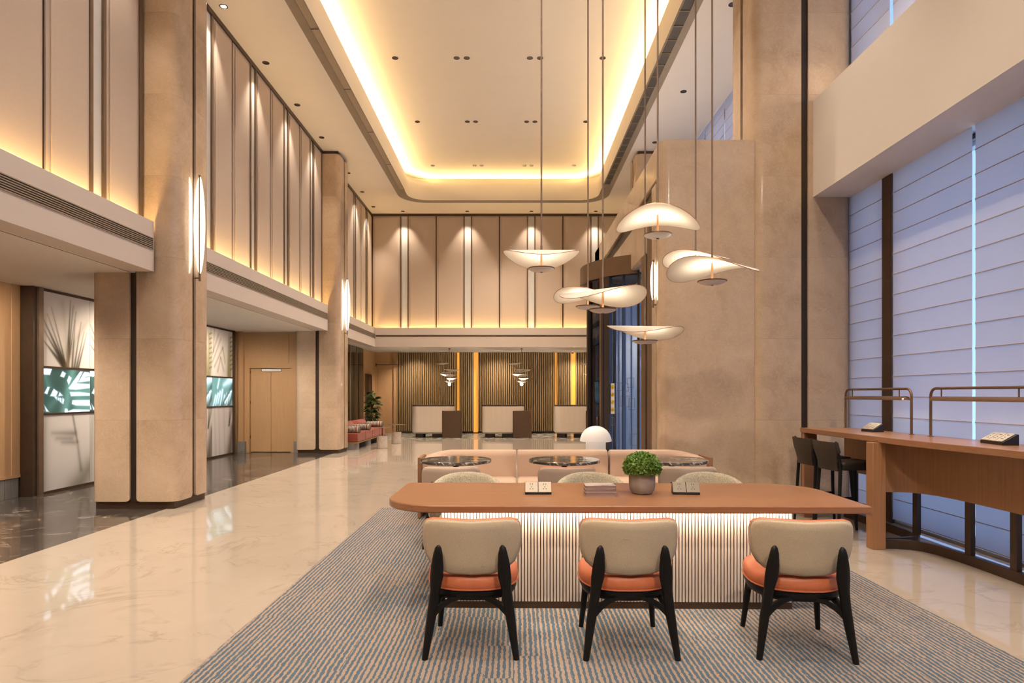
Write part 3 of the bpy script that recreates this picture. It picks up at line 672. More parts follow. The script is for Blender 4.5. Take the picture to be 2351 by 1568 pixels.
def corner_path(gx, y_face, x_face, gy, r, sx, sy):
    # from groove edge (gx, y_face) to rounded corner (x_face, y_face) to (x_face, gy); sx, sy outward directions
    pts = []
    for k in (0, 0.004, 0.015, 0.045): pts.append((gx + sx * k, y_face))
    cx = x_face - sx * r; cy = y_face - sy * r
    for i in range(9):
        a = i / 8 * PI / 2
        pts.append((cx + sx * r * math.sin(a), cy + sy * r * math.cos(a)))
    for k in (0.045, 0.015, 0.004, 0): pts.append((x_face, gy + sy * k))
    return pts
def column(label, x0, x1, y0, y1, gx=None):
    cx = gx if gx is not None else (x0 + x1) / 2; cy = (y0 + y1) / 2
    t = thing('stone_column', label, 'column', (0, 0, 0), 0, 'stone clad columns'); g = 0.043; r = 0.13
    MB().box(cx - 0.3, cx + 0.3, y0 + 0.028, y1 - 0.028, 0.09, CZ - 0.075).box(x0 + 0.028, x1 - 0.028, cy - 0.2, cy + 0.2, 0.09, CZ - 0.075).build('core', 'groove', t)
    MB().box(x0 + 0.05, x1 - 0.05, y0 + 0.05, y1 - 0.05, 0, 0.095).build('plinth', 'bronze', t)
    MB().box(x0 + 0.05, x1 - 0.05, y0 + 0.05, y1 - 0.05, CZ - 0.08, CZ).build('top_cap', 'bronze', t)
    n = 7; zb = 0.095; zt = CZ - 0.08; h = (zt - zb) / n
    for sx, sy in ((1, -1), (-1, -1), (1, 1), (-1, 1)):
        p = corner_path(cx + sx * g, y0 if sy < 0 else y1, x1 if sx > 0 else x0, cy + sy * g, r, sx, sy)
        if sx * sy > 0: p = p[::-1]
        mid = None
        for k in range(n):
            a = zb + k * h; b = a + h - 0.0012
            if 0 < k < n - 1:
                if mid is None: mid = col_piece(p, 0, h - 0.0012, 0, 0, 0.06, 'stone_slab', 'stone', t); mid.location = (0, 0, a)
                else: share('stone_slab', mid, t, (0, 0, a))
            else: col_piece(p, a, b, 0.045 if k == 0 else 0, 0.045 if k == n - 1 else 0, 0.06, 'stone_slab', 'stone', t)
    return t
column('beige stone column nearest on the left, standing on the dark marble edge', -5.31, -4.22, 8.08, 8.98)
column('beige stone column farther left, beside the double wood door', -5.28, -4.20, 15.60, 16.50)
column('beige stone column on the right, at the far end of the bar counter', 3.03, 4.27, 8.10, 9.00, 3.665)
column('beige stone column far right, its top seen above the entrance fascia', 2.98, 4.2, 15.6, 16.5)

# sconces
def sconce(label, base, out, zc, hh, ws=1.0):
    # base: point on the wall face; out: +1 / -1 along X
    t = thing('wall_sconce', label, 'wall lamp', (base[0], base[1], zc), 0, 'lens-shaped wall sconces')
    cx = out * 0.075 * ws; N = 20
    def half(s, w, th, name, m):
        pts = []
        for i in range(N + 1):
            z = -hh + 2 * hh * i / N; q = w * (1 - (z / hh) ** 2) ** 0.75
            pts.append((q, z))
        rings = [[(cx + s * 0.004, -th, z), (cx + s * (0.004 + q), -th, z), (cx + s * (0.004 + q), th, z), (cx + s * 0.004, th, z)] for q, z in pts]
        MB().loft(rings).build(name, m, t, smooth=40)
    half(-out, 0.07 * ws, 0.012, 'lit_glass', 'sconce'); half(out, 0.062 * ws, 0.012, 'speckled_glass', 'sconce2')
    MB().box(cx - 0.007, cx + 0.007, -0.02, 0.016, -hh - 0.09, hh + 0.01).build('stem', 'lampbronze', t)
    MB().tube([(-out * 0.08, 0, -hh - 0.05), (cx, 0, -hh - 0.05)], 0.009, 8).build('bracket', 'lampbronze', t)
    MB().tube([(-out * 0.07, 0, -hh - 0.05), (-out * 0.055, 0, -hh - 0.05)], 0.05, 16).build('rosette', 'bronze', t)
    return t
sconce('tall lens-shaped glass sconce glowing on the nearest left column', (-4.22, 8.53, 0), 1, 3.68, 0.65)
sconce('tall lens-shaped glass sconce glowing on the farther left column', (-4.20, 16.05, 0), 1, 3.66, 0.65)

# ------------------------------------------------------------------ entrance: stone portal, fascia, revolving door
PX = 1.86
pt = thing('entrance_portal', 'pale stone entrance portal with long side fascia beside the revolving door', 'portal', (PX, 8.15, 0))
def pp(pts): return [(x - PX, y - 8.15) for x, y in pts]
front = [(3.05, 8.15)] + [(PX + 0.12 - 0.12 * math.sin(a * PI / 16), 8.15 + 0.12 - 0.12 * math.cos(a * PI / 16)) for a in range(9)] + [(PX, 8.36)]
inner = [(PX + 0.07, 8.36), (PX + 0.07, 8.22), (3.05, 8.22)]
MB().prism(pp(front + inner), 0, 4.66).build('front_cladding', 'stone', pt, smooth=35)
MB().prism(pp([(PX, 8.43), (PX, 8.66), (PX + 0.07, 8.66), (PX + 0.07, 8.43)]), 0, 4.2).build('side_cladding', 'stone', pt, bevel=0.01)
bx('core', 'groove', 0.05, 1.15, 0.07, 0.6, 0, 4.2, pt)
bx('top_band', 'stone', 0.0, 0.1, 0.21, 6.5, 4.23, 4.66, pt, 0.012)
bx('shadow_gap', 'groove', 0.05, 0.2, 0.21, 6.4, 4.05, 4.23, pt)
bx('lower_band', 'stone', 0.03, 0.16, 0.3, 6.4, 3.42, 4.07, pt, 0.04)
bx('roof', 'paint', 0.04, 2.39, 0.07, 6.5, 4.55, 4.64, pt)
bx('inner_ceiling', 'paint', 0.16, 2.39, 0.6, 6.4, 3.40, 3.45, pt)
bx('jamb', 'drum', 0.0, 0.14, 0.51, 0.80, 0, 4.05, pt); bx('jamb', 'groove', 0.02, 0.14, 0.80, 0.92, 0, 3.42, pt); bx('jamb', 'drum', 0.0, 0.16, 0.92, 1.22, 0, 3.42, pt)
bx('far_cladding', 'stone', 0.0, 0.3, 5.75, 6.5, 0, 4.66, pt, 0.02)
bx('far_wall', 'pale', 0.2, 2.39, 6.2, 6.5, 0, 3.42, pt)
for k in range(5): bx('wall_batten', 'bronze', 0.35 + 0.14 * k, 0.365 + 0.14 * k, 6.17, 6.2, 0, 3.4, pt)
bx('threshold', 'dmarble', 0.0, 2.39, 0.6, 6.2, 0.0005, 0.004, pt)
strip('portal_fill_light', (2.5, 8.7, 4.68), (2.5, 14.4, 4.68), 0.05, 32, (-0.2, 0, 1), WARM)  # added hidden uplight to brighten the right ceiling, no known fitting
for y0 in (9.9, 13.6): spot('vestibule_fill_light', (3.0, y0, 3.38), 190, 130, 0.8, WARM, 0.05)  # added fill spots, warm and lighten the blue interior behind the door glass
sconce('tall lens-shaped glass sconce glowing on the entrance portal corner', (PX, 8.395, 0), -1, 2.92, 0.26, 0.5)

RC = (2.53, 11.5); RR = 1.33
rd = thing('revolving_door', 'bronze revolving door drum with curved glass and yellow stickers', 'revolving door', (RC[0], RC[1], 0))
def arc(a0, a1, r, n): return [(r * math.cos(math.radians(a0 + (a1 - a0) * i / n)), r * math.sin(math.radians(a0 + (a1 - a0) * i / n))) for i in range(n + 1)]
def arcwall(a0, a1, r0, r1, z0, z1, name, m, n=24, parent=rd):
    o = arc(a0, a1, r1, n); i_ = arc(a0, a1, r0, n)
    rings = [[(*o[k], z0), (*o[k], z1), (*i_[k], z1), (*i_[k], z0)] for k in range(n + 1)]
    return MB().loft(rings).build(name, m, parent, smooth=30)
arcwall(120, 246, RR - 0.1, RR, 3.38, 3.68, 'drum_fascia', 'drum', 30)
MB().prism(arc(119, 247, RR - 0.05, 30) + [(-0.4, -1.15), (-0.4, 1.1)], 3.36, 3.4).build('drum_ceiling', 'bronze', rd)
for a0, a1, m in ((222, 247, 'glass'), (113, 138, 'glass')): arcwall(a0, a1, RR - 0.05, RR - 0.035, 0.1, 3.38, 'curved_pane', m, 10)
arcwall(200, 222, RR - 0.06, RR - 0.045, 0.1, 3.38, 'tinted_pane', 'dkglass', 10)
for a, w, m in ((199.5, 1.0, 'groove'), (216, 0.9, 'drum'), (222.0, 2.2, 'groove'), (235, 0.35, 'groove'), (246.5, 0.8, 'groove'), (138, 2.0, 'groove')):
    arcwall(a - w, a + w, RR - 0.08, RR + 0.005, 0, 3.38, 'post', m, 3)
arcwall(200, 247, RR - 0.07, RR - 0.01, 0.0, 0.1, 'bottom_rail', 'bronze', 14); arcwall(113, 138, RR - 0.07, RR - 0.01, 0.0, 0.1, 'bottom_rail', 'bronze', 8)
MB().lathe([(0.05, 0.0), (0.05, 3.36)], 12).build('axis', 'groove', rd)
for a in (28, 118, 208, 298):
    w = MB(); c_, s_ = math.cos(math.radians(a)), math.sin(math.radians(a))
    def wing(r0, r1, z0, z1, th): 
        return MB().loft([[(r0 * c_ - th * s_, r0 * s_ + th * c_, z), (r1 * c_ - th * s_, r1 * s_ + th * c_, z), (r1 * c_ + th * s_, r1 * s_ - th * c_, z), (r0 * c_ + th * s_, r0 * s_ - th * c_, z)] for z in (z0, z1)])
    p = wing(0.06, 1.2, 0.05, 3.3, 0.008).build('door_wing', 'glass', rd)
    wing(1.16, 1.22, 0.02, 3.34, 0.025).build('stile', 'groove', p); wing(0.05, 1.2, 0.02, 0.12, 0.025).build('rail', 'groove', p); wing(0.05, 1.2, 3.26, 3.34, 0.025).build('rail', 'groove', p)
# yellow round stickers on a white strip, etched squares
def on_glass(a, z, r=RR - 0.033): return Vector((r * math.cos(math.radians(a)), r * math.sin(math.radians(a)), z)), a
st = arcwall(224.6, 227.7, RR - 0.034, RR - 0.031, 1.12, 1.62, 'sticker_strip', 'white', 4)
for k in range(4):
    c0, a = on_glass(226.15, 1.56 - 0.123 * k, RR - 0.03)
    rad = Vector((math.cos(math.radians(a)), math.sin(math.radians(a)), 0)); tan = Vector((-rad.y, rad.x, 0)); up = Vector((0, 0, 1))
    def disc(r, off, name, m, pts=None):
        pts = pts or [(r * math.cos(2 * PI * i / 20), r * math.sin(2 * PI * i / 20)) for i in range(20)]
        return MB().loft([[c0 + rad * (off + d) + tan * x + up * y for x, y in pts] for d in (0, 0.001)]).build(name, m, st)
    disc(0.0335, 0.0, 'sticker_rim', 'ink'); disc(0.0305, 0.0012, 'sticker_disc', 'yellow')
    bar_ = lambda x0, y0, x1, y1, w: [(x0 - w * (y1 - y0) / math.hypot(x1 - x0, y1 - y0), y0 + w * (x1 - x0) / math.hypot(x1 - x0, y1 - y0)), (x1 - w * (y1 - y0) / math.hypot(x1 - x0, y1 - y0), y1 + w * (x1 - x0) / math.hypot(x1 - x0, y1 - y0)), (x1 + w * (y1 - y0) / math.hypot(x1 - x0, y1 - y0), y1 - w * (x1 - x0) / math.hypot(x1 - x0, y1 - y0)), (x0 + w * (y1 - y0) / math.hypot(x1 - x0, y1 - y0), y0 - w * (x1 - x0) / math.hypot(x1 - x0, y1 - y0))]
    if k == 0: disc(0, 0.0024, 'pictogram', 'ink', bar_(-0.005, -0.012, -0.005, 0.018, 0.004)); disc(0, 0.0024, 'pictogram', 'ink', bar_(-0.006, -0.012, 0.014, -0.014, 0.004))
    elif k < 3: disc(0, 0.0024, 'pictogram', 'ink', bar_(-0.02, -0.02, 0.02, 0.02, 0.003)); disc(0, 0.0024, 'pictogram', 'ink', bar_(0.0, -0.012, 0.007, 0.008, 0.005 if k == 1 else 0.003))
    else: disc(0, 0.0024, 'pictogram', 'ink', bar_(-0.012, 0.006, -0.003, 0.006, 0.003)); disc(0, 0.0024, 'pictogram', 'ink', bar_(0.003, 0.006, 0.012, 0.006, 0.003)); disc(0, 0.0024, 'pictogram', 'ink', bar_(-0.018, -0.008, 0.018, -0.008, 0.0045))
for (a0, a1, z0, z1) in ((229, 234, 1.50, 1.62), (235, 239, 1.49, 1.61), (238, 243, 1.55, 1.70), (233, 240, 1.24, 1.41), (239, 243.5, 1.19, 1.37), (228, 231.5, 1.13, 1.21), (240, 246, 0.62, 0.80), (224.5, 227.5, 0.93, 1.06)):
    for q in ((a0, a1, z1, z1 + 0.006), (a0, a1, z0, z0 + 0.006), (a0, a0 + 0.25, z0, z1), (a1 - 0.25, a1, z0, z1)):
        arcwall(q[0], q[1], RR - 0.034, RR - 0.033, q[2], q[3], 'etched_line', 'etch', 3)

# ------------------------------------------------------------------ right side: windows, blinds, beam
GX = 4.42
def window(n, y0, y1, z0, z1, posts):
    w = struct(MB().box(GX - 0.05, GX + 0.08, y0, y1, z0, z0 + 0.06).box(GX - 0.05, GX + 0.08, y0, y1, z1 - 0.06, z1).build('window_%d' % n, 'bronze'))
    edges = [y0] + posts + [y1]
    for p in edges: bx('mullion', 'bronze', GX - 0.06, GX + 0.1, p - 0.03, p + 0.03, z0, z1, w)
    for a, b in zip(edges[:-1], edges[1:]): bx('pane', 'glass', GX - 0.006, GX + 0.006, a + 0.03, b - 0.03, z0 + 0.06, z1 - 0.06, w)
    return w
window(1, -4, 8.1, 0.0, 3.93, [-1.6, 0.9, 3.4, 5.0, 7.3]); window(2, -4, 8.1, 5.1, CZ, [-1.6, 0.9, 3.4, 5.0, 7.3]); window(3, 9.0, 15.6, 4.64, CZ, [10.3, 11.6, 12.9, 14.2])
struct(MB().box(4.3, 4.6, 16.5, 23.9, 0, CZ).box(4.55, 4.7, 8.1, 9.0, 0, CZ).box(4.55, 4.7, 15.6, 16.5, 0, CZ).box(GX - 0.05, 4.7, -4, 8.1, 3.93, 5.1).build('wall_right', 'paint'))
wp = window(4, 9.0, 15.6, 0.0, 4.6, [10.6, 12.4, 14.0])
bm_ = struct(bx('trim_5', 'paint', 3.77, GX - 0.05, -4, 8.10, 3.92, 5.13)); bm_['label'] = 'deep cream beam along the window wall'
strip('beam_fill_light', (3.95, -3.5, 5.15), (3.95, 7.9, 5.15), 0.05, 60, (-0.3, 0, 1), WARM)  # added hidden uplight above the beam, lifts the ceiling; no known cove here
post = struct(bx('trim_6', 'bronze', 4.24, 4.4, 7.22, 7.41, 0.0, 3.92))
sill = struct(bx('baseboard_right', 'tan', 4.27, 4.42, -4, 8.1, 0.0, 0.03))
BLX = 4.25
def blind(label, y0, y1, z0, z1, grp):
    t = thing('roman_blind', label, 'blind', (BLX, (y0 + y1) / 2, z0), 0, grp)
    n = max(1, round((z1 - z0) / 0.222)); h = (z1 - z0) / n; w = (y1 - y0) / 2; fo = ro = None
    for i in range(n):
        z = i * h
        if fo is None:
            prof = [(-0.003, 0.0), (0.0, h * 0.15), (0.0, h * 0.85), (-0.003, h)]
            mb = MB(); mb.loft([[(x, -w, q) for x, q in prof], [(x, w, q) for x, q in prof]], caps=False, closed=False)
            fo = mb.build('blind_fold', 'blind', t, smooth=40, loc=(0, 0, z))
            ro = MB().box(-0.007, -0.003, -w, w, -0.0035, 0.0035).build('seam_rod', 'hem', t, loc=(0, 0, z))
        else: share('blind_fold', fo, t, (0, 0, z)); share('seam_rod', ro, t, (0, 0, z))
    return t
blind('narrow pale blind between the stone column and the bronze post', 7.42, 8.22, 0.05, 3.92, 'lower window blinds')
blind('wide pale blind just right of the bronze window post', 5.965, 7.21, 0.05, 3.92, 'lower window blinds')
blind('wide pale blind at the right edge of the picture', 4.68, 5.925, 0.05, 3.92, 'lower window blinds')
blind('wide pale blind nearest the camera by the bar counter', 3.40, 4.65, 0.05, 3.92, 'lower window blinds')
blind('tall pale blind beside the camera', -3.9, 3.37, 0.05, 3.92, 'lower window blinds')
blind('upper pale blind above the beam, beside the stone column', 7.27, 8.1, 5.13, CZ - 0.01, 'upper window blinds')
blind('upper pale blind above the beam at the top right of the picture', 5.96, 7.21, 5.13, CZ - 0.01, 'upper window blinds')
blind('upper pale blind above the beam, beyond the picture edge', 3.4, 5.93, 5.13, CZ - 0.01, 'upper window blinds')
for i in range(5):
    a = 9.02 + i * 1.315
    blind('high pale blind above the entrance roof, %s nearest the camera' % ORD[i], a, a + 1.28, 4.70, CZ - 0.01, 'high blinds above the entrance')

# ------------------------------------------------------------------ long communal table
TB = thing('communal_table', 'long walnut table with rounded corners and glowing ribbed base', 'table', (0.70, 4.54, 0), math.radians(-0.8))
hx = 1.535; hy = 0.52
def tpl(k): return rrect(-hx + k, hx - k, -hy + k, hy - k, [0.004, 0.36 - k, 0.004, 0.36 - k], 14)
MB().loft([[(x, y, 0.703) for x, y in tpl(0.006)], [(x, y, 0.709) for x, y in tpl(0)], [(x, y, 0.744) for x, y in tpl(0)], [(x, y, 0.75) for x, y in tpl(0.005)]]).build('table_top', 'table_x', TB, smooth=30)
b0 = -0.225; bxl = -1.18; bxr = 1.165
bx('base_core', 'ribgap', bxl + 0.01, bxr - 0.01, b0 + 0.012, b0 + 0.5, 0.055, 0.703, TB); bx('base_plinth', 'bronze', bxl, bxr, b0, b0 + 0.5, 0.012, 0.058, TB)
src = None; n = 109; pit = (bxr - bxl) / n
for i in range(n):
    x = bxl + pit * (i + 0.5)
    if src is None:
        src = MB().loft([[(-0.0078, 0.014, z), (-0.0078, 0.002, z), (-0.006, -0.001, z), (0.006, -0.001, z), (0.0078, 0.002, z), (0.0078, 0.014, z)] for z in (0.058, 0.702)]).build('rib', 'rib', TB, loc=(x, b0, 0))
    else: share('rib', src, TB, (x, b0, 0))
bx('side_panel', 'rib', bxl, bxl + 0.01, b0 + 0.012, b0 + 0.5, 0.058, 0.702, TB); bx('side_panel', 'rib', bxr - 0.01, bxr, b0 + 0.012, b0 + 0.5, 0.058, 0.702, TB)
bx('led_channel', 'white', bxl, bxr, b0 - 0.085, b0 - 0.06, 0.692, 0.703, TB)
strip('table_led', (bxl, b0 - 0.05, 0.695), (bxr, b0 - 0.05, 0.695), 0.02, 12, (0, 0.35, -1), (1.0, 0.80, 0.58), TB)

# ------------------------------------------------------------------ chairs
def se(a, b, e, n=36): 
    out = []
    for i in range(n):
        t = 2 * PI * i / n; c_, s_ = math.cos(t), math.sin(t)
        out.append((a * math.copysign(abs(c_) ** (2 / e), c_), b * math.copysign(abs(s_) ** (2 / e), s_)))
    return out
def leg_loft(sts, n=8):
    rings = []
    for (x, y, z, rx, ry) in sts:
        rings.append([(x + rx * math.cos(2 * PI * j / n), y + ry * math.sin(2 * PI * j / n), z) for j in range(n)])
    return MB().loft(rings)
def chair(label, loc, rz, shell, pad, seatm, grp):
    t = thing('dining_chair', label, 'chair', loc, rz, grp)
    P = se(0.255, 0.25, 2.5)
    def rg(k, z, dy=0): return [(x * k, y * k + dy + 0.01, z + 0.012 * (y / 0.25)) for x, y in P]
    s = MB().loft([rg(0.95, 0.372), rg(1.0, 0.385), rg(1.015, 0.41), rg(1.005, 0.435), rg(0.95, 0.455), rg(0.8, 0.468), rg(0.4, 0.472)]).build('seat', seatm, t, smooth=50)
    MB().tube([(x * 1.012, y * 1.012 + 0.01, 0.385 + 0.012 * y / 0.25) for x, y in P] + [(P[0][0] * 1.012, P[0][1] + 0.01, 0.385)], 0.0045, 6).build('piping', seatm, s, smooth=60)
    MB().loft([rg(0.86, 0.318), rg(0.95, 0.328), rg(0.985, 0.35), rg(0.985, 0.373)]).build('seat_frame', 'blackwood', t, smooth=50)
    # back: outline in (x, z)
    tz = [0, .04, .10, .2, .35, .5, .65, .8, .9, .96, 1.0]; fw_ = [.42, .60, .74, .87, .955, .99, 1.0, 1.0, .975, .93, .80]
    right = [(0.272 * f, 0.462 + 0.293 * q) for q, f in zip(tz, fw_)]
    ol = [(0.0, 0.458)] + right + [(0.12, 0.757), (0.0, 0.754)] + [(-x, z) for x, z in ([(0.12, 0.757)] + right[::-1])]
    zc = 0.62
    def bk(k, d, dzt=0.0):
        out = []
        for x, z in ol:
            X = x * k; Z = zc + (z - zc) * k + dzt * max(0.0, (z - zc) / 0.135)
            y = -0.262 + 0.085 * (X / 0.272) ** 2 - 0.10 * (Z - 0.47) + d
            out.append((X, y, Z))
        return out
    sh = MB().loft([bk(0.3, 0.0), bk(0.65, 0.0), bk(0.93, 0.001), bk(0.985, 0.008), bk(1.0, 0.018), bk(1.0, 0.026)]).build('backrest', shell, t, smooth=60)
    pd = MB().loft([bk(1.0, 0.026), bk(1.01, 0.036, 0.008), bk(1.005, 0.052, 0.008), bk(0.95, 0.064), bk(0.65, 0.069), bk(0.3, 0.069)]).build('back_pad', pad, t, smooth=60)
    MB().tube([p for p in bk(1.004, 0.027)] + [bk(1.004, 0.027)[0]], 0.004, 6).build('piping', shell, sh, smooth=60)
    for sx in (-1, 1):
        leg_loft([(sx * 0.172, -0.300, 0.634, 0.006, 0.006), (sx * 0.174, -0.302, 0.622, 0.017, 0.011), (sx * 0.175, -0.302, 0.59, 0.025, 0.016), (sx * 0.180, -0.292, 0.52, 0.034, 0.022), (sx * 0.184, -0.282, 0.46, 0.036, 0.025), (sx * 0.193, -0.270, 0.39, 0.029, 0.027), (sx * 0.206, -0.262, 0.30, 0.027, 0.028), (sx * 0.216, -0.262, 0.23, 0.027, 0.026), (sx * 0.248, -0.285, 0.012, 0.017, 0.017)]).build('rear_leg', 'blackwood', t, smooth=50)
        leg_loft([(sx * 0.19, 0.17, 0.345, 0.022, 0.022), (sx * 0.20, 0.185, 0.25, 0.021, 0.021), (sx * 0.222, 0.222, 0.012, 0.015, 0.015)]).build('front_leg', 'blackwood', t, smooth=50)
        # arched brace on each side and behind
        MB().tube([(sx * 0.195, 0.17, 0.27), (sx * 0.18, 0.08, 0.32), (sx * 0.17, -0.04, 0.328), (sx * 0.185, -0.17, 0.31), (sx * 0.205, -0.255, 0.25)], [0.016, 0.018, 0.02, 0.019, 0.018], 8).build('side_brace', 'blackwood', t, smooth=60)
    arch = [(-0.213, 0.235), (-0.19, 0.262), (-0.155, 0.295), (-0.11, 0.318), (-0.05, 0.330), (0, 0.332)]; arch = arch + [(-x, z) for x, z in arch[-2::-1]]
    rings = []
    for i, (x, z) in enumerate(arch):
        w = 0.030 if abs(x) > 0.15 else (0.024 if abs(x) > 0.08 else 0.017)
        y = -0.258 + 0.06 * (1 - (abs(x) / 0.213)); dx = arch[min(i + 1, len(arch) - 1)][0] - arch[max(i - 1, 0)][0]; dz = arch[min(i + 1, len(arch) - 1)][1] - arch[max(i - 1, 0)][1]; l = math.hypot(dx, dz); nx, nz = -dz / l, dx / l
        rings.append([(x + nx * w * 0.5, y - 0.013, z + nz * w * 0.5), (x + nx * w * 0.5, y + 0.013, z + nz * w * 0.5), (x - nx * w * 0.5, y + 0.013, z - nz * w * 0.5), (x - nx * w * 0.5, y - 0.013, z - nz * w * 0.5)])
    MB().loft(rings).build('rear_brace', 'blackwood', t, smooth=40)
    return t
G1 = 'orange-seat chairs at the long table'; CZ0 = 0.0
chair('orange-seat black-legged chair with beige back, leftmost at the table front', (-0.23, 3.775, 0.0), 0, 'beige', 'orange', 'orange', G1)
chair('orange-seat black-legged chair with beige back, middle of the table front', (0.642, 3.765, 0.0), 0, 'beige', 'orange', 'orange', G1)
chair('orange-seat black-legged chair with beige back, rightmost and slightly turned', (1.615, 3.745, 0.0), math.radians(-7), 'beige', 'orange', 'orange', G1)
G2 = 'chairs facing the round cafe tables'
chair('mauve-backed chair facing the left round marble table', (-0.60, 6.27, 0.0), math.radians(4), 'mauve', 'cream_f', 'cream_f', G2)
chair('mauve-backed chair with orange inner back facing the middle round table', (0.51, 6.27, 0.0), 0, 'mauve', 'orange', 'orange', G2)
chair('mauve-backed chair facing the right round marble table', (1.66, 6.27, 0.0), math.radians(-3), 'mauve', 'cream_f', 'cream_f', G2)

def tub_chair(label, loc, rz):
    t = thing('armchair', label, 'armchair', loc, rz, 'boucle tub chairs behind the long table')
    n = 28; rings = []
    for i in range(n + 1):
        a = math.radians(-20 + 220 * i / n); s_ = math.sin(a); hgt = 0.56 + 0.215 * max(0.0, s_) ** 0.36 if s_ > 0 else 0.56 - 0.06 * abs(s_)
        cx, cy = math.cos(a), s_; R1 = 0.315; R0 = 0.245
        zt = hgt
        prof = [(R0, 0.40), (R0, zt - 0.05), (R0 + 0.012, zt - 0.015), (0.28, zt), (R1 - 0.012, zt - 0.012), (R1, zt - 0.05), (R1, 0.45), (R1 - 0.05, 0.36), (R0 + 0.01, 0.36)]
        rings.append([(r * cx, r * 0.9 * cy, z) for r, z in prof])
    MB().loft(rings).build('backrest', 'boucle', t, smooth=60)
    P = se(0.235, 0.225, 2.4); dn = -0.02
    MB().loft([[(x * k, y * k + dn, z) for x, y in P] for k, z in ((0.92, 0.34), (1, 0.36), (1.0, 0.42), (0.93, 0.445), (0.5, 0.45))]).build('seat', 'boucle', t, smooth=50)
    for sx in (-1, 1):
        for sy in (-1, 1): leg_loft([(sx * 0.15, sy * 0.14, 0.36, 0.02, 0.02), (sx * 0.2, sy * 0.19, 0.012, 0.012, 0.012)]).build('leg', 'blackwood', t, smooth=50)
    return t
tub_chair('cream boucle tub chair behind the left part of the long table', (-0.385, 5.34, 0), math.radians(3))
tub_chair('cream boucle tub chair behind the middle of the table and the books', (0.655, 5.34, 0), 0)
tub_chair('cream boucle tub chair behind the right power box', (1.645, 5.34, 0), math.radians(-3))

# ------------------------------------------------------------------ sofa, round tables, mushroom lamp
sf = thing('sofa', 'long salmon pink sofa with walnut end panels behind the round tables', 'sofa', (0.60, 7.83, 0))
SX = 1.66
def spath(d, n=12):
    # plan line of the back: straight with rounded ends that come forward
    r = 0.34 - d; pts = [(-SX + d, -0.30)]
    for i in range(n + 1):
        a = PI - (PI / 2) * i / n; pts.append((-SX + 0.34 + r * math.cos(a), 0.0 + r * math.sin(a) * 0.9))
    for i in range(n + 1):
        a = PI / 2 - (PI / 2) * i / n; pts.append((SX - 0.34 + r * math.cos(a), 0.0 + r * math.sin(a) * 0.9))
    pts.append((SX - d, -0.30)); return pts
outer = spath(0.0); mid_ = spath(0.02); inn = spath(0.17); inn2 = spath(0.19)
seams = [(-1.7, -0.56), (-0.55, 0.58), (0.59, 1.7)]
def cutpath(pl, x0, x1):
    out = []
    for i in range(len(pl)):
        p = pl[i]
        if x0 <= p[0] <= x1: out.append(p)
    return out
def dense(pl, k=10):
    out = []
    for i in range(len(pl) - 1):
        m_ = 300 if abs(pl[i + 1][0] - pl[i][0]) > 1 else 1
        for j in range(m_): out.append((pl[i][0] + (pl[i + 1][0] - pl[i][0]) * j / m_, pl[i][1] + (pl[i + 1][1] - pl[i][1]) * j / m_))
    out.append(pl[-1]); return out
lo = [dense(x) for x in (outer, mid_, inn, inn2)]
for a, b in seams:
    idx = [i for i in range(len(lo[0])) if a <= lo[0][i][0] <= b]
    rings = []
    for q, i in enumerate(idx):
        e = 0.01 if q in (0, len(idx) - 1) else 0.0
        o_, m2, n_, n2 = (lo[k][i] for k in range(4))
        drop = 0.03 * max(0, (abs(o_[0]) - 1.36) / 0.3) ** 2
        mm = ((o_[0] + n_[0]) / 2, (o_[1] + n_[1]) / 2)
        rings.append([(*o_, 0.14), (*o_, 0.70 - e - drop), (*m2, 0.735 - e - drop), (*mm, 0.752 - e - drop), (*n_, 0.735 - e - drop), (*n2, 0.68 - e - drop), (*n2, 0.14)])
    MB().loft(rings).build('back_cushion', 'pink', sf, smooth=60)
for a, b in ((-1.47, -0.56), (-0.55, 0.58), (0.59, 1.47)):
    MB().box(a, b, -0.62, 0.17, 0.28, 0.43).build('seat_cushion', 'pink', sf, bevel=0.04, segs=3)
bx('base', 'walnut_s', -1.47, 1.47, -0.55, 0.12, 0.02, 0.28, sf)
for sx in (-1, 1): bx('end_panel', 'walnut_s', sx * 1.68 - 0.018, sx * 1.68 + 0.018, -0.42, 0.05, 0.02, 0.715, sf, 0.004)
for i, (x, nm) in enumerate(((-0.62, 'left'), (0.556, 'middle'), (1.722, 'right'))):
    t = thing('cafe_table', 'round black veined marble cafe table in front of the sofa, %s one' % nm, 'table', (x, 7.0, 0), 0, 'round marble cafe tables')
    MB().lathe([(0.37, 0.705), (0.385, 0.711), (0.385, 0.735), (0.38, 0.74), (0.2, 0.74)], 48).build('table_top', 'dtable', t, smooth=40)
    MB().lathe([(0.20, 0.012), (0.20, 0.03), (0.035, 0.045), (0.03, 0.66), (0.10, 0.70), (0.10, 0.706)], 20).build('pedestal', 'bronze', t, smooth=40)
ml = thing('mushroom_lamp', 'white mushroom lamp with domed shade behind the sofa', 'lamp', (1.16, 9.05, 0.0))
MB().lathe([(0.14, 0.012), (0.14, 0.80), (0.135, 0.81)], 32).build('lamp_body', 'mushroom', ml, smooth=40)
MB().lathe([(0.205, 0.78), (0.222, 0.785), (0.217, 0.825), (0.195, 0.885), (0.155, 0.94), (0.10, 0.978), (0.05, 0.994), (0.012, 0.999)], 36).build('lamp_shade', 'mushroom', ml, smooth=50)

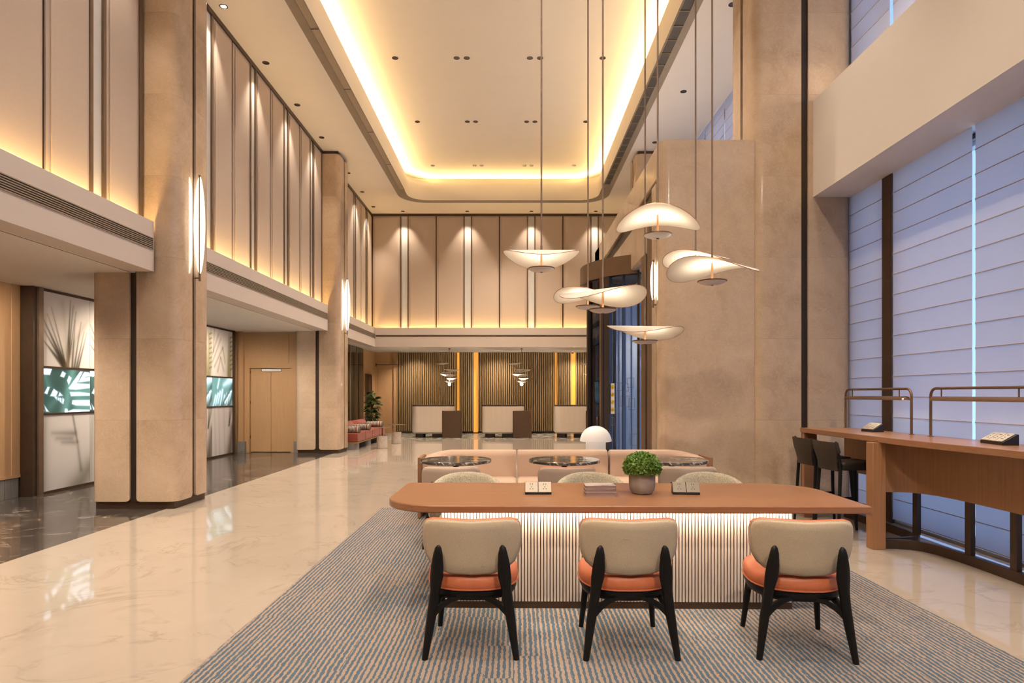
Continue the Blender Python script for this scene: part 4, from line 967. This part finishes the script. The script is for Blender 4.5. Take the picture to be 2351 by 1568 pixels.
# ------------------------------------------------------------------ things on the long table
def socket_box(label, x, y, rz, m):
    t = thing('power_box', label, 'socket', (x, y, 0.75), rz, 'pop-up power boxes on the long table')
    MB().loft([[(sx, -0.035, 0.0), (sx, 0.06, 0.0), (sx, 0.035, 0.08), (sx, 0.018, 0.08), (sx, -0.035, 0.012)] for sx in (-0.092, 0.092)]).build('housing', 'socketb', t, bevel=0.002, segs=1)
    d = Vector((0, 0.053, 0.068)).normalized(); nn = Vector((0, -d.z, d.y)); o0 = Vector((0, -0.035, 0.013))
    for s in (-1, 1):
        def P3(u, v, w): return tuple(o0 + Vector((u, 0, 0)) + d * v + nn * w)
        a, b = (s * 0.0465 - 0.044, s * 0.0465 + 0.044)
        MB().loft([[P3(a, 0.003, w), P3(b, 0.003, w), P3(b, 0.084, w), P3(a, 0.084, w)] for w in (0.0, 0.005)]).build('socket_plate', m, t)
        c_ = s * 0.0465
        h = MB()
        for u, v, ww, hh in ((-0.007, 0.066, 0.002, 0.005), (0.007, 0.066, 0.002, 0.005), (0.0, 0.044, 0.002, 0.004), (-0.009, 0.028, 0.003, 0.003), (0.009, 0.028, 0.003, 0.003)):
            h.loft([[P3(c_ + u - ww, v - hh, w), P3(c_ + u + ww, v - hh, w), P3(c_ + u + ww, v + hh, w), P3(c_ + u - ww, v + hh, w)] for w in (0.0052, 0.0056)])
        h.build('socket_holes', 'ink', t)
    return t
socket_box('champagne pop-up power box on the table left of the books', 0.175, 4.51, 0, 'socket')
socket_box('bronze pop-up power box on the table right of the plant', 1.205, 4.50, math.radians(-6), 'socketg')
for i, (lab, cm) in enumerate((('bottom book of the stack beside the potted plant', 'cover2'), ('middle book of the stack beside the potted plant', 'cover2'), ('top book of the stack, pale cover with dark lettering', 'cover'))):
    z = 0.75 + i * 0.0245
    t = thing('book', lab, 'book', (0.60, 4.465, z), math.radians((-0.6, 0.4, -0.8)[i]), 'books stacked on the long table')
    bx('cover', cm, -0.105, 0.105, -0.075, 0.075, 0, 0.003, t); bx('cover', cm, -0.105, 0.105, -0.075, 0.075, 0.021, 0.024, t)
    bx('pages', 'pages', -0.102, 0.100, -0.072, 0.070, 0.003, 0.021, t); bx('spine', cm, 0.102, 0.1055, -0.075, 0.075, 0, 0.024, t)
    if i == 2:
        for q in range(14):
            xx = -0.045 + q * 0.008; hh = 0.008 if q > 6 else 0.004
            bx('lettering', 'ink', xx, xx + 0.0045, -0.052, -0.052 + hh, 0.024, 0.0243, t)
pl = thing('potted_plant', 'round green shrub in a grey concrete pot on the long table', 'plant', (0.906, 4.53, 0.75))
MB().lathe([(0.055, 0.0), (0.07, 0.004), (0.086, 0.03), (0.092, 0.07), (0.0915, 0.145), (0.085, 0.148), (0.083, 0.12), (0.02, 0.118)], 40).build('pot', 'pot', pl, smooth=40)
MB().lathe([(0.084, 0.128), (0.02, 0.135)], 20).build('soil', 'soil', pl)
def foliage(name, m, parent, n, fn, size, seed):
    r = random.Random(seed); mb = MB()
    for _ in range(n):
        p, nrm = fn(r); nrm = (nrm + Vector((r.gauss(0, .45), r.gauss(0, .45), r.gauss(0, .45)))).normalized()
        a = nrm.cross(Vector((r.gauss(0, 1), r.gauss(0, 1), r.gauss(0, 1)))).normalized(); b = nrm.cross(a)
        L = size * r.uniform(0.7, 1.25); w = L * 0.32
        up = nrm
        d = (up * 0.75 + a * 0.65).normalized(); e = b; nn = d.cross(e)
        k = len(mb.v)
        mb.v += [tuple(p), tuple(p + d * L * 0.45 + e * w + nn * L * 0.06), tuple(p + d * L + nn * L * 0.0), tuple(p + d * L * 0.45 - e * w + nn * L * 0.06), tuple(p + d * L * 0.5)]
        mb.f += [(k, k + 1, k + 4), (k + 1, k + 2, k + 4), (k + 2, k + 3, k + 4), (k + 3, k, k + 4)]
    o = mb.build(name, m, parent); o['kind'] = 'stuff'; return o
def dome(r):
    while True:
        v = Vector((r.gauss(0, 1), r.gauss(0, 1), r.gauss(0, 1))).normalized()
        if v.z > -0.45: break
    k = r.uniform(0.72, 1.0); p = Vector((v.x * 0.128 * k, v.y * 0.128 * k, 0.185 + v.z * 0.10 * k)); return p, v
foliage('leaves', 'leaf', pl, 5200, dome, 0.019, 3)
MB().lathe([(0.02, 0.115), (0.085, 0.15), (0.10, 0.19), (0.08, 0.24), (0.02, 0.262)], 16).build('leaf_core', 'soil', pl)

# ------------------------------------------------------------------ bar counter on the right
bc = thing('bar_counter', 'long curved walnut bar counter along the window blinds', 'counter', (3.4, 7.64, 0))
def L2(x, y): return (x - 3.4, y - 7.64)
top = [L2(*p) for p in ((3.40, 7.64), (4.0, 7.64), (4.04, 5.5), (4.05, 4.5), (4.05, 3.0), (3.75, 3.0), (3.66, 3.6), (3.585, 4.2), (3.52, 4.7), (3.455, 5.2), (3.415, 5.6), (3.40, 6.0))]
MB().prism(top, 0.995, 1.05).build('counter_top', 'table_y', bc, bevel=0.004, segs=1)
def PQ(pts, z0, z1, name, m, th=0.035):
    # wall following plan points
    n = len(pts); lf = []; rt = []
    for i in range(n):
        a = Vector(pts[max(i - 1, 0)]); b = Vector(pts[min(i + 1, n - 1)]); d = (b - a).normalized(); q = Vector((-d.y, d.x)) * th / 2
        lf.append((pts[i][0] + q.x, pts[i][1] + q.y)); rt.append((pts[i][0] - q.x, pts[i][1] - q.y))
    zz0 = z0 if isinstance(z0, list) else [z0] * n
    return MB().loft([[(*lf[i], zz0[i]), (*lf[i], z1), (*rt[i], z1), (*rt[i], zz0[i])] for i in range(n)]).build(name, m, bc, smooth=40)
bx('support_post', 'table_z', *L2(3.345, 0)[:1], L2(3.465, 0)[0], L2(0, 5.99)[1], L2(0, 6.11)[1], 0, 0.995, bc, 0.004)
bx('end_panel', 'table_z', L2(3.41, 0)[0], L2(3.56, 0)[0], L2(0, 7.55)[1], L2(0, 7.62)[1], 0, 0.995, bc, 0.004)
curve = [(3.46, 6.05), (3.60, 6.04), (3.70, 6.01), (3.78, 5.93), (3.835, 5.80), (3.865, 5.6), (3.875, 5.35), (3.88, 5.0), (3.885, 4.5), (3.89, 4.0), (3.90, 3.0)]
PQ([L2(*p) for p in curve], 0.53, 0.995, 'modesty_panel', 'table_z'); PQ([L2(*p) for p in curve], 0.0, 0.085, 'foot_rail', 'bronze', 0.045)
curve2 = [(3.46, 6.12), (3.70, 6.13), (3.86, 6.18), (3.94, 6.28), (3.965, 6.45), (3.96, 6.8), (3.94, 7.2), (3.92, 7.6)]
PQ([L2(*p) for p in curve2], 0.55, 0.995, 'modesty_panel', 'table_z'); PQ([L2(*p) for p in curve2], 0.0, 0.085, 'foot_rail', 'bronze', 0.045)
for (x, y) in ((3.877, 5.47), (3.885, 4.98), (3.955, 6.95), (3.945, 6.3), (3.925, 7.4), (3.89, 4.0)):
    a, b = L2(x, y); bx('steel_leg', 'bronze', a - 0.02, a + 0.02, b - 0.035, b + 0.035, 0.08, 0.56, bc)
def arch_lamp(label, y0, y1):
    t = thing('arch_lamp', label, 'desk lamp', (3.90, (y0 + y1) / 2, 1.05), 0, 'bronze arch lamps on the bar counter')
    w = (y0 - y1) / 2; r = 0.075; hgt = 0.45; path = [(0, w, 0.0), (0, w, hgt - r)]
    for i in range(1, 7): a = PI / 2 * i / 6; path.append((0, w - r + r * math.cos(a), hgt - r + r * math.sin(a)))
    for i in range(0, 7): a = PI / 2 + PI / 2 * i / 6; path.append((0, -w + r + r * math.cos(a), hgt - r + r * math.sin(a)))
    path.append((0, -w, 0.0)); MB().tube(path, 0.0125, 12).build('arch_tube', 'lampbronze', t, smooth=60)
    for s in (-1, 1): MB().lathe([(0.028, 0.0), (0.028, 0.004), (0.013, 0.006)], 16, (0, s * w, 0)).build('foot_ring', 'lampbronze', t, smooth=40)
    n = 12; R = 0.045
    half = [(R * math.cos(PI * i / n), R * math.sin(PI * i / n) * 0.9) for i in range(n + 1)]; ins = [(x * 0.9, z * 0.9) for x, z in half[::-1]]
    MB().loft([[(x, sy, 0.335 + z) for x, z in half + ins] for sy in (-w + 0.09, w - 0.05)]).build('lamp_shade', 'lampbronze', t, smooth=40)
    for s in (-w + 0.2, w - 0.15): MB().tube([(0, s, hgt), (0, s, 0.37)], 0.006, 8).build('hanger', 'lampbronze', t)
    bx('light_strip', 'lit', -0.012, 0.012, -w + 0.15, w - 0.25, 0.345, 0.352, t)
    return t
arch_lamp('bronze arch lamp standing at the far end of the bar counter', 7.56, 6.31)
arch_lamp('bronze arch lamp nearer on the bar counter, cut by the picture edge', 6.02, 4.77)
def counter_box(label, x, y, rz, n):
    t = thing('power_box', label, 'socket', (x, y, 1.05), rz, 'wedge power boxes on the bar counter')
    w = 0.09 * n / 2
    MB().loft([[(-0.06, sy, 0.0), (0.06, sy, 0.0), (0.06, sy, 0.085), (0.045, sy, 0.085), (-0.06, sy, 0.022)] for sy in (-w - 0.006, w + 0.006)]).build('housing', 'socketb', t, bevel=0.002, segs=1)
    for i in range(n):
        a = -w + 0.09 * i + 0.003; b = a + 0.084
        MB().loft([[(-0.058, a, 0.026), (0.042, a, 0.086), (0.042, b, 0.086), (-0.058, b, 0.026)], [(-0.061, a, 0.031), (0.039, a, 0.091), (0.039, b, 0.091), (-0.061, b, 0.031)]]).build('socket_plate', 'socket', t)
        c_ = (a + b) / 2; h = MB()
        for u, v in ((-0.008, 0.75), (0.008, 0.75), (0, 0.5), (-0.009, 0.3), (0.009, 0.3)):
            x0 = -0.061 + 0.1 * v; z0 = 0.031 + 0.06 * v + 0.0006
            h.box(x0 - 0.003, x0 + 0.003, c_ + u - 0.002, c_ + u + 0.002, z0 - 0.002, z0 + 0.002)
        h.build('socket_holes', 'ink', t)
    return t
counter_box('small wedge power box on the far part of the bar counter', 3.79, 6.80, math.radians(8), 2)
counter_box('larger wedge power box on the near part of the bar counter', 3.86, 5.12, math.radians(-6), 3)

def stool(label, loc, rz):
    t = thing('bar_stool', label, 'bar stool', loc, rz, 'black bar stools at the counter')   # faces local +X
    legs = [(-0.21, -0.20), (-0.21, 0.20), (0.20, -0.20), (0.20, 0.20)]
    for x, y in legs:
        sy = 1 if y > 0 else -1
        if x < 0: leg_loft([(-0.235, y + sy * 0.02, 0.0, 0.014, 0.014), (-0.21, y, 0.42, 0.017, 0.017), (-0.195, y * 0.95, 0.72, 0.019, 0.019), (-0.235, y * 0.93, 0.95, 0.013, 0.013), (-0.24, y * 0.93, 0.972, 0.009, 0.009)], 8).build('leg', 'blackwood', t, smooth=50)
        else: leg_loft([(0.23, y + sy * 0.02, 0.0, 0.014, 0.014), (0.20, y, 0.40, 0.018, 0.018), (0.185, y * 0.9, 0.70, 0.02, 0.02)], 8).build('leg', 'blackwood', t, smooth=50)
    P = rrect(-0.20, 0.215, -0.20, 0.20, 0.06, 5)
    MB().loft([[(x * k, y * k, z) for x, y in P] for k, z in ((0.95, 0.685), (1.0, 0.70), (1.0, 0.75), (0.96, 0.765), (0.6, 0.77))]).build('seat', 'leather2', t, smooth=50)
    rings = []
    for i in range(13):
        z = 0.965 - 0.29 * i / 12; w = 0.205 if z > 0.86 else 0.205 - 0.035 * math.sin(min(1, (0.86 - z) / 0.17) * PI * 0.6)
        x = -0.245 + 0.05 * ((0.965 - z) / 0.29) - 0.01
        rings.append([(x - 0.012 - 0.018 * (1 - (j / 4 - 1) ** 2), w * (j / 4 - 1), z) for j in range(9)] + [(x + 0.002 - 0.018 * (1 - (j / 4 - 1) ** 2), w * (j / 4 - 1), z) for j in range(8, -1, -1)])
    bk_ = MB().loft(rings).build('backrest', 'leather', t, smooth=50)
    for s in (-1, 1): leg_loft([(-0.217, s * 0.19, 0.86, 0.022, 0.024), (-0.24, s * 0.188, 0.965, 0.019, 0.021)], 10).build('leather_sleeve', 'leather', bk_, smooth=50)
    for a, b, z in ((0, 1, 0.36), (2, 3, 0.30), (0, 2, 0.33), (1, 3, 0.33)):
        p, q = legs[a], legs[b]; MB().tube([(p[0], p[1], z), (q[0], q[1], z)], 0.011, 8).build('footrest', 'blackwood', t)
    return t
stool('black bar stool with olive leather back, nearer along the bar counter', (3.44, 6.62, 0), math.radians(4))
stool('black bar stool with olive leather back, farther along the bar counter', (3.44, 7.12, 0), math.radians(2))

# ------------------------------------------------------------------ pendant lamps over the seating
def pendant(label, px, py, Y, R, psi, b, gap, rad_disc, tilt=0.0, tdir=0.0):
    X = (px - 1178) * Y / F; Z = EYE + (904 - py) * Y / F
    t = thing('pendant_lamp', label, 'pendant lamp', (X, Y, Z), 0, 'petal pendant lamps')
    ps = math.radians(psi); td = math.radians(tdir); n = 40; rings = []
    def zf(x, y): 
        u = x * math.cos(ps) + y * math.sin(ps)
        return gap - b * u * u + tilt * (x * math.cos(td) + y * math.sin(td))
    fr = [0.03, 0.2, 0.4, 0.6, 0.8, 0.93, 1.0]
    def rg(k, dz): return [(R * k * math.cos(2 * PI * j / n), R * k * math.sin(2 * PI * j / n), zf(R * k * math.cos(2 * PI * j / n), R * k * math.sin(2 * PI * j / n)) + dz) for j in range(n)]
    sh = MB().loft([rg(k, -0.0015) for k in fr] + [rg(k, 0.0015) for k in fr[::-1]]).build('shade', 'shade', t, smooth=60)
    rim = rg(1.0, 0.0); MB().tube(rim + [rim[0]], 0.0028, 6).build('rim_wire', 'copper', sh, smooth=60)
    rd_ = rad_disc
    MB().lathe([(0.012, -0.030), (rd_ * 0.5, -0.026), (rd_ * 0.85, -0.014), (rd_ * 0.97, -0.003)], 28).build('dish', 'white', t, smooth=50)
    MB().lathe([(rd_ * 0.97, -0.004), (rd_ * 1.02, -0.002), (rd_ * 1.02, 0.005), (rd_ * 0.9, 0.006)], 28, caps=False).build('dish_rim', 'lampbronze', t, smooth=50)
    MB().lathe([(rd_ * 0.9, 0.002), (0.02, 0.003)], 24).build('led_ring', 'dish', t)
    MB().lathe([(0.012, -0.034), (0.012, -0.028)], 12).build('finial', 'bronze', t)
    MB().tube([(0, 0, 0.0), (0, 0, gap)], 0.009, 10).build('copper_stem', 'copper', t, smooth=60)
    MB().tube([(0, 0, gap), (0, 0, gap + 0.05), (0, 0, gap + 0.055), (0, 0, IZ - Z)], [0.010, 0.010, 0.0075, 0.0075], 10).build('rod', 'rod', t, smooth=60)
    MB().lathe([(0.05, IZ - Z - 0.02), (0.05, IZ - Z)], 20).build('canopy', 'bronze', t)
    return t
pendant('leftmost petal pendant lamp, hanging alone with an upturned white shade', 1243, 617, 5.67, 0.335, 90, 0.85, 0.15, 0.115)
pendant('petal pendant lamp behind, its shade overlapped by the twisted one', 1350, 704, 6.19, 0.33, 140, 0.8, 0.15, 0.115)
pendant('petal pendant lamp with twisted shade left of the revolving door', 1384, 711, 5.45, 0.365, 48, 0.80, 0.165, 0.115)
pendant('highest petal pendant lamp with an arched drooping shade', 1510, 539, 5.35, 0.34, -14, 1.05, 0.165, 0.115, 0.03, 180)
pendant('lowest petal pendant lamp with white upper side showing', 1481, 783, 6.0, 0.35, 60, 0.75, 0.135, 0.115, -0.07, 0)
pendant('petal pendant lamp partly hidden behind the rightmost one', 1597, 622, 5.97, 0.30, 130, 0.9, 0.15, 0.115)
pendant('rightmost petal pendant lamp with a long flat tip', 1635, 646, 5.24, 0.36, 132, 0.85, 0.15, 0.115)

# ------------------------------------------------------------------ reception
for i, (xx, nm) in enumerate(((-3.35, 'left'), (-1.03, 'middle'), (1.37, 'right'))):
    t = thing('reception_desk', 'cream rounded reception desk with a dark side cabinet, %s one' % nm, 'desk', (xx, 21.2, 0), 0, 'reception desks')
    pl_ = rrect(0.0, 1.40, 0.0, 0.75, 0.22, 8)
    pl2 = rrect(0.05, 1.35, 0.05, 0.70, 0.19, 8)
    MB().loft([[(x, y, 0.14) for x, y in pl2], [(x, y, 0.19) for x, y in pl_], [(x, y, 1.035) for x, y in pl_]]).build('body', 'desk', t, smooth=35)
    MB().prism(rrect(0.01, 1.39, 0.01, 0.74, 0.21, 8), 1.035, 1.08).build('counter_top', 'desktop', t, smooth=35)
    MB().lathe([(0.17, 0.0), (0.17, 0.15)], 24, (0.26, 0.3, 0)).build('foot', 'desktop', t, smooth=40); bx('foot', 'desktop', 0.66, 1.1, 0.2, 0.5, 0, 0.15, t)
    MB().prism(rrect(1.02, 1.64, -0.06, 0.5, 0.04, 4), 0, 0.89).build('side_cabinet', 'deskbox', t, smooth=35)
for i, (px, nm) in enumerate(((1032, 'left'), (1197.5, 'middle'), (1362, 'right'))):
    Y = 21.6; X = (px - 1178) * Y / F; t = thing('cluster_pendant', 'small stacked-petal pendant with glowing globe above the %s reception desk' % nm, 'pendant lamp', (X, Y, BB), 0, 'stacked-petal pendants at reception')
    def zz(py): return EYE + (904 - py) * Y / F - BB
    MB().lathe([(0.03, 0.0), (0.03, -0.03)], 12).build('canopy', 'bronze', t); MB().tube([(0, 0, -0.02), (0, 0, zz(882))], 0.006, 6).build('rod', 'lampbronze', t)
    for k, (a, b, py) in enumerate(((-33, 2, 838), (-14.5, 23, 850), (-18.5, 6.5, 855), (-23, 18, 862), (-7.5, 18, 869), (-13, 14, 876))):
        cx = (a + b) / 2 * Y / F; r = (b - a) / 2 * Y / F; z = zz(py); n = 20
        rings = [[(cx + r * q * math.cos(2 * PI * j / n), 0.6 * r * q * math.sin(2 * PI * j / n), z + 0.22 * r * q * q + 0.05 * r * q * math.cos(2 * PI * j / n) * (-1) ** k + dz - (0.06 if k else 0.0) * 0.5) for j in range(n)] for q, dz in ((0.05, -0.02 if k else 0), (0.6, -0.015 if k else 0), (1.0, 0.0), (0.6, -0.008 if k else 0.008), (0.05, -0.012 if k else 0.012))]
        MB().loft(rings).build('petal', 'shade', t, smooth=60)
    MB().lathe([(0.005, zz(882) - 0.055), (0.035, zz(882) - 0.042), (0.054, zz(882)), (0.035, zz(882) + 0.042), (0.005, zz(882) + 0.055)], 16).build('globe', 'lit', t, smooth=80)
    pl_o = spot('globe_lamp', (X, Y - 0.02, BB + zz(878)), 80, 178, 0.2, CREAM, 0.05, (X, Y - 0.02, 9))

# red bench, bolsters, side tables, rubber plant
be = thing('bench_sofa', 'brick red upholstered bench by the far left column', 'bench', (-4.0, 16.6, 0))
for k in range(4): MB().box(-0.72, 0.0, 0.02 + 0.88 * k, 0.88 + 0.88 * k, 0.20, 0.435).build('seat_cushion', 'redf', be, bevel=0.02)
bx('wood_rail', 'slat', -0.72, -0.005, 0.02, 3.54, 0.165, 0.20, be)
for k in range(3): MB().prism(rrect(-0.55, -0.04, 0.02 + 1.4 * k, 0.42 + 1.4 * k, 0.1, 5), 0, 0.165).build('foot', 'greytile', be, smooth=40)
for a, b in ((0.02, 1.5), (1.53, 3.0)): MB().tube([(-0.58, a, 0.57), (-0.58, a + 0.02, 0.57), (-0.58, b - 0.02, 0.57), (-0.58, b, 0.57)], [0.10, 0.12, 0.12, 0.10], 18).build('back_roll', 'redf', be, smooth=50)
for k, (y, nm) in enumerate(((16.78, 'nearest'), (18.0, 'middle'), (19.7, 'farthest'))):
    o = MB().tube([(-0.24, 0, 0), (-0.23, 0, 0), (0.23, 0, 0), (0.24, 0, 0)], [0.075, 0.085, 0.085, 0.075], 18).build('bolster', 'stripef', None, smooth=50, loc=(-4.22, y, 0.436 + 0.087))
    tag(o, 'grey striped bolster lying across the red bench, %s of three' % nm, 'cushion', 'striped bolsters on the bench')
    for s in (-0.14, 0.14): MB().tube([(s - 0.008, 0, 0), (s + 0.008, 0, 0)], 0.0865, 18).build('strap', 'redf', o, smooth=50)
for nm, x, y in (('nearer', -3.47, 17.1), ('farther', -3.40, 18.8)):
    t = thing('side_table', 'thin round-topped side table on a marble drum, %s one by the bench' % nm, 'side table', (x, y, 0), 0, 'marble drum side tables')
    MB().lathe([(0.135, 0.0), (0.143, 0.006), (0.143, 0.336), (0.137, 0.343)], 28).build('marble_drum', 'wtmarble', t, smooth=40)
    MB().tube([(0.0, 0, 0.34), (0.0, 0, 0.55)], 0.014, 10).build('stem', 'bronze', t)
    MB().lathe([(0.25, 0.545), (0.255, 0.55), (0.25, 0.557)], 36, (0.02, 0, 0)).build('table_top', 'lampbronze', t, smooth=40)
rp = thing('rubber_plant', 'leafy rubber plant in a pot behind the red bench', 'plant', (-4.55, 20.72, 0))
MB().lathe([(0.13, 0.0), (0.17, 0.02), (0.2, 0.36), (0.18, 0.36), (0.17, 0.32), (0.03, 0.32)], 24).build('pot', 'pot', rp, smooth=40)
MB().tube([(0, 0, 0.3), (0.02, 0, 0.8), (0.05, 0.0, 1.35)], [0.02, 0.016, 0.008], 8).build('trunk', 'stem', rp)
r = random.Random(5); lsrc = None
for i in range(110):
    z = r.uniform(0.55, 1.5); k = 1 - abs(z - 0.95) / 0.8; rad = 0.30 * max(0.25, k) * r.uniform(0.5, 1.0); a = r.uniform(0, 2 * PI)
    if lsrc is None:
        mb = MB(); m_ = 6; rows_ = []
        for j in range(m_ + 1):
            q = j / m_; w = 0.052 * math.sin(PI * min(1, q * 0.93 + 0.05)) ** 0.8; rows_.append([(q * 0.17, -w, 0.012 - 0.10 * q * q), (q * 0.17, 0, -0.10 * q * q), (q * 0.17, w, 0.012 - 0.10 * q * q)])
        mb.loft(rows_, caps=False, closed=False)
        lsrc = mb.build('leaf', 'leaf2', rp, smooth=60); o = lsrc
    else: o = share('leaf', lsrc, rp)
    o.location = (rad * math.cos(a) * 0.6 + 0.03, rad * math.sin(a) * 0.6, z); o.rotation_euler = (r.uniform(-.5, .5), r.uniform(-0.9, 0.2), a + r.uniform(-.5, .5)); s = r.uniform(0.8, 1.25); o.scale = (s, s, s)

cd = thing('security_camera', 'small dark dome camera on the reception soffit', 'camera', (2.14, 23.2, BB))
MB().lathe([(0.055, 0.0), (0.06, -0.03), (0.05, -0.035)], 20).build('mount', 'white', cd, smooth=40)
MB().lathe([(0.045, -0.033), (0.042, -0.055), (0.026, -0.072), (0.005, -0.078)], 20).build('dome', 'socketb', cd, smooth=50)
lk = bx('lock_box', 'socketb', -0.02, 0.02, -0.03, 0.0, 0.92, 1.08, rd); a_ = math.radians(214); lk.location = (RR * math.cos(a_), RR * math.sin(a_), 0); lk.rotation_euler = (0, 0, a_ + PI / 2)
lr = bx('lock_label', 'redf', -0.014, 0.014, -0.034, -0.029, 1.02, 1.06, lk)
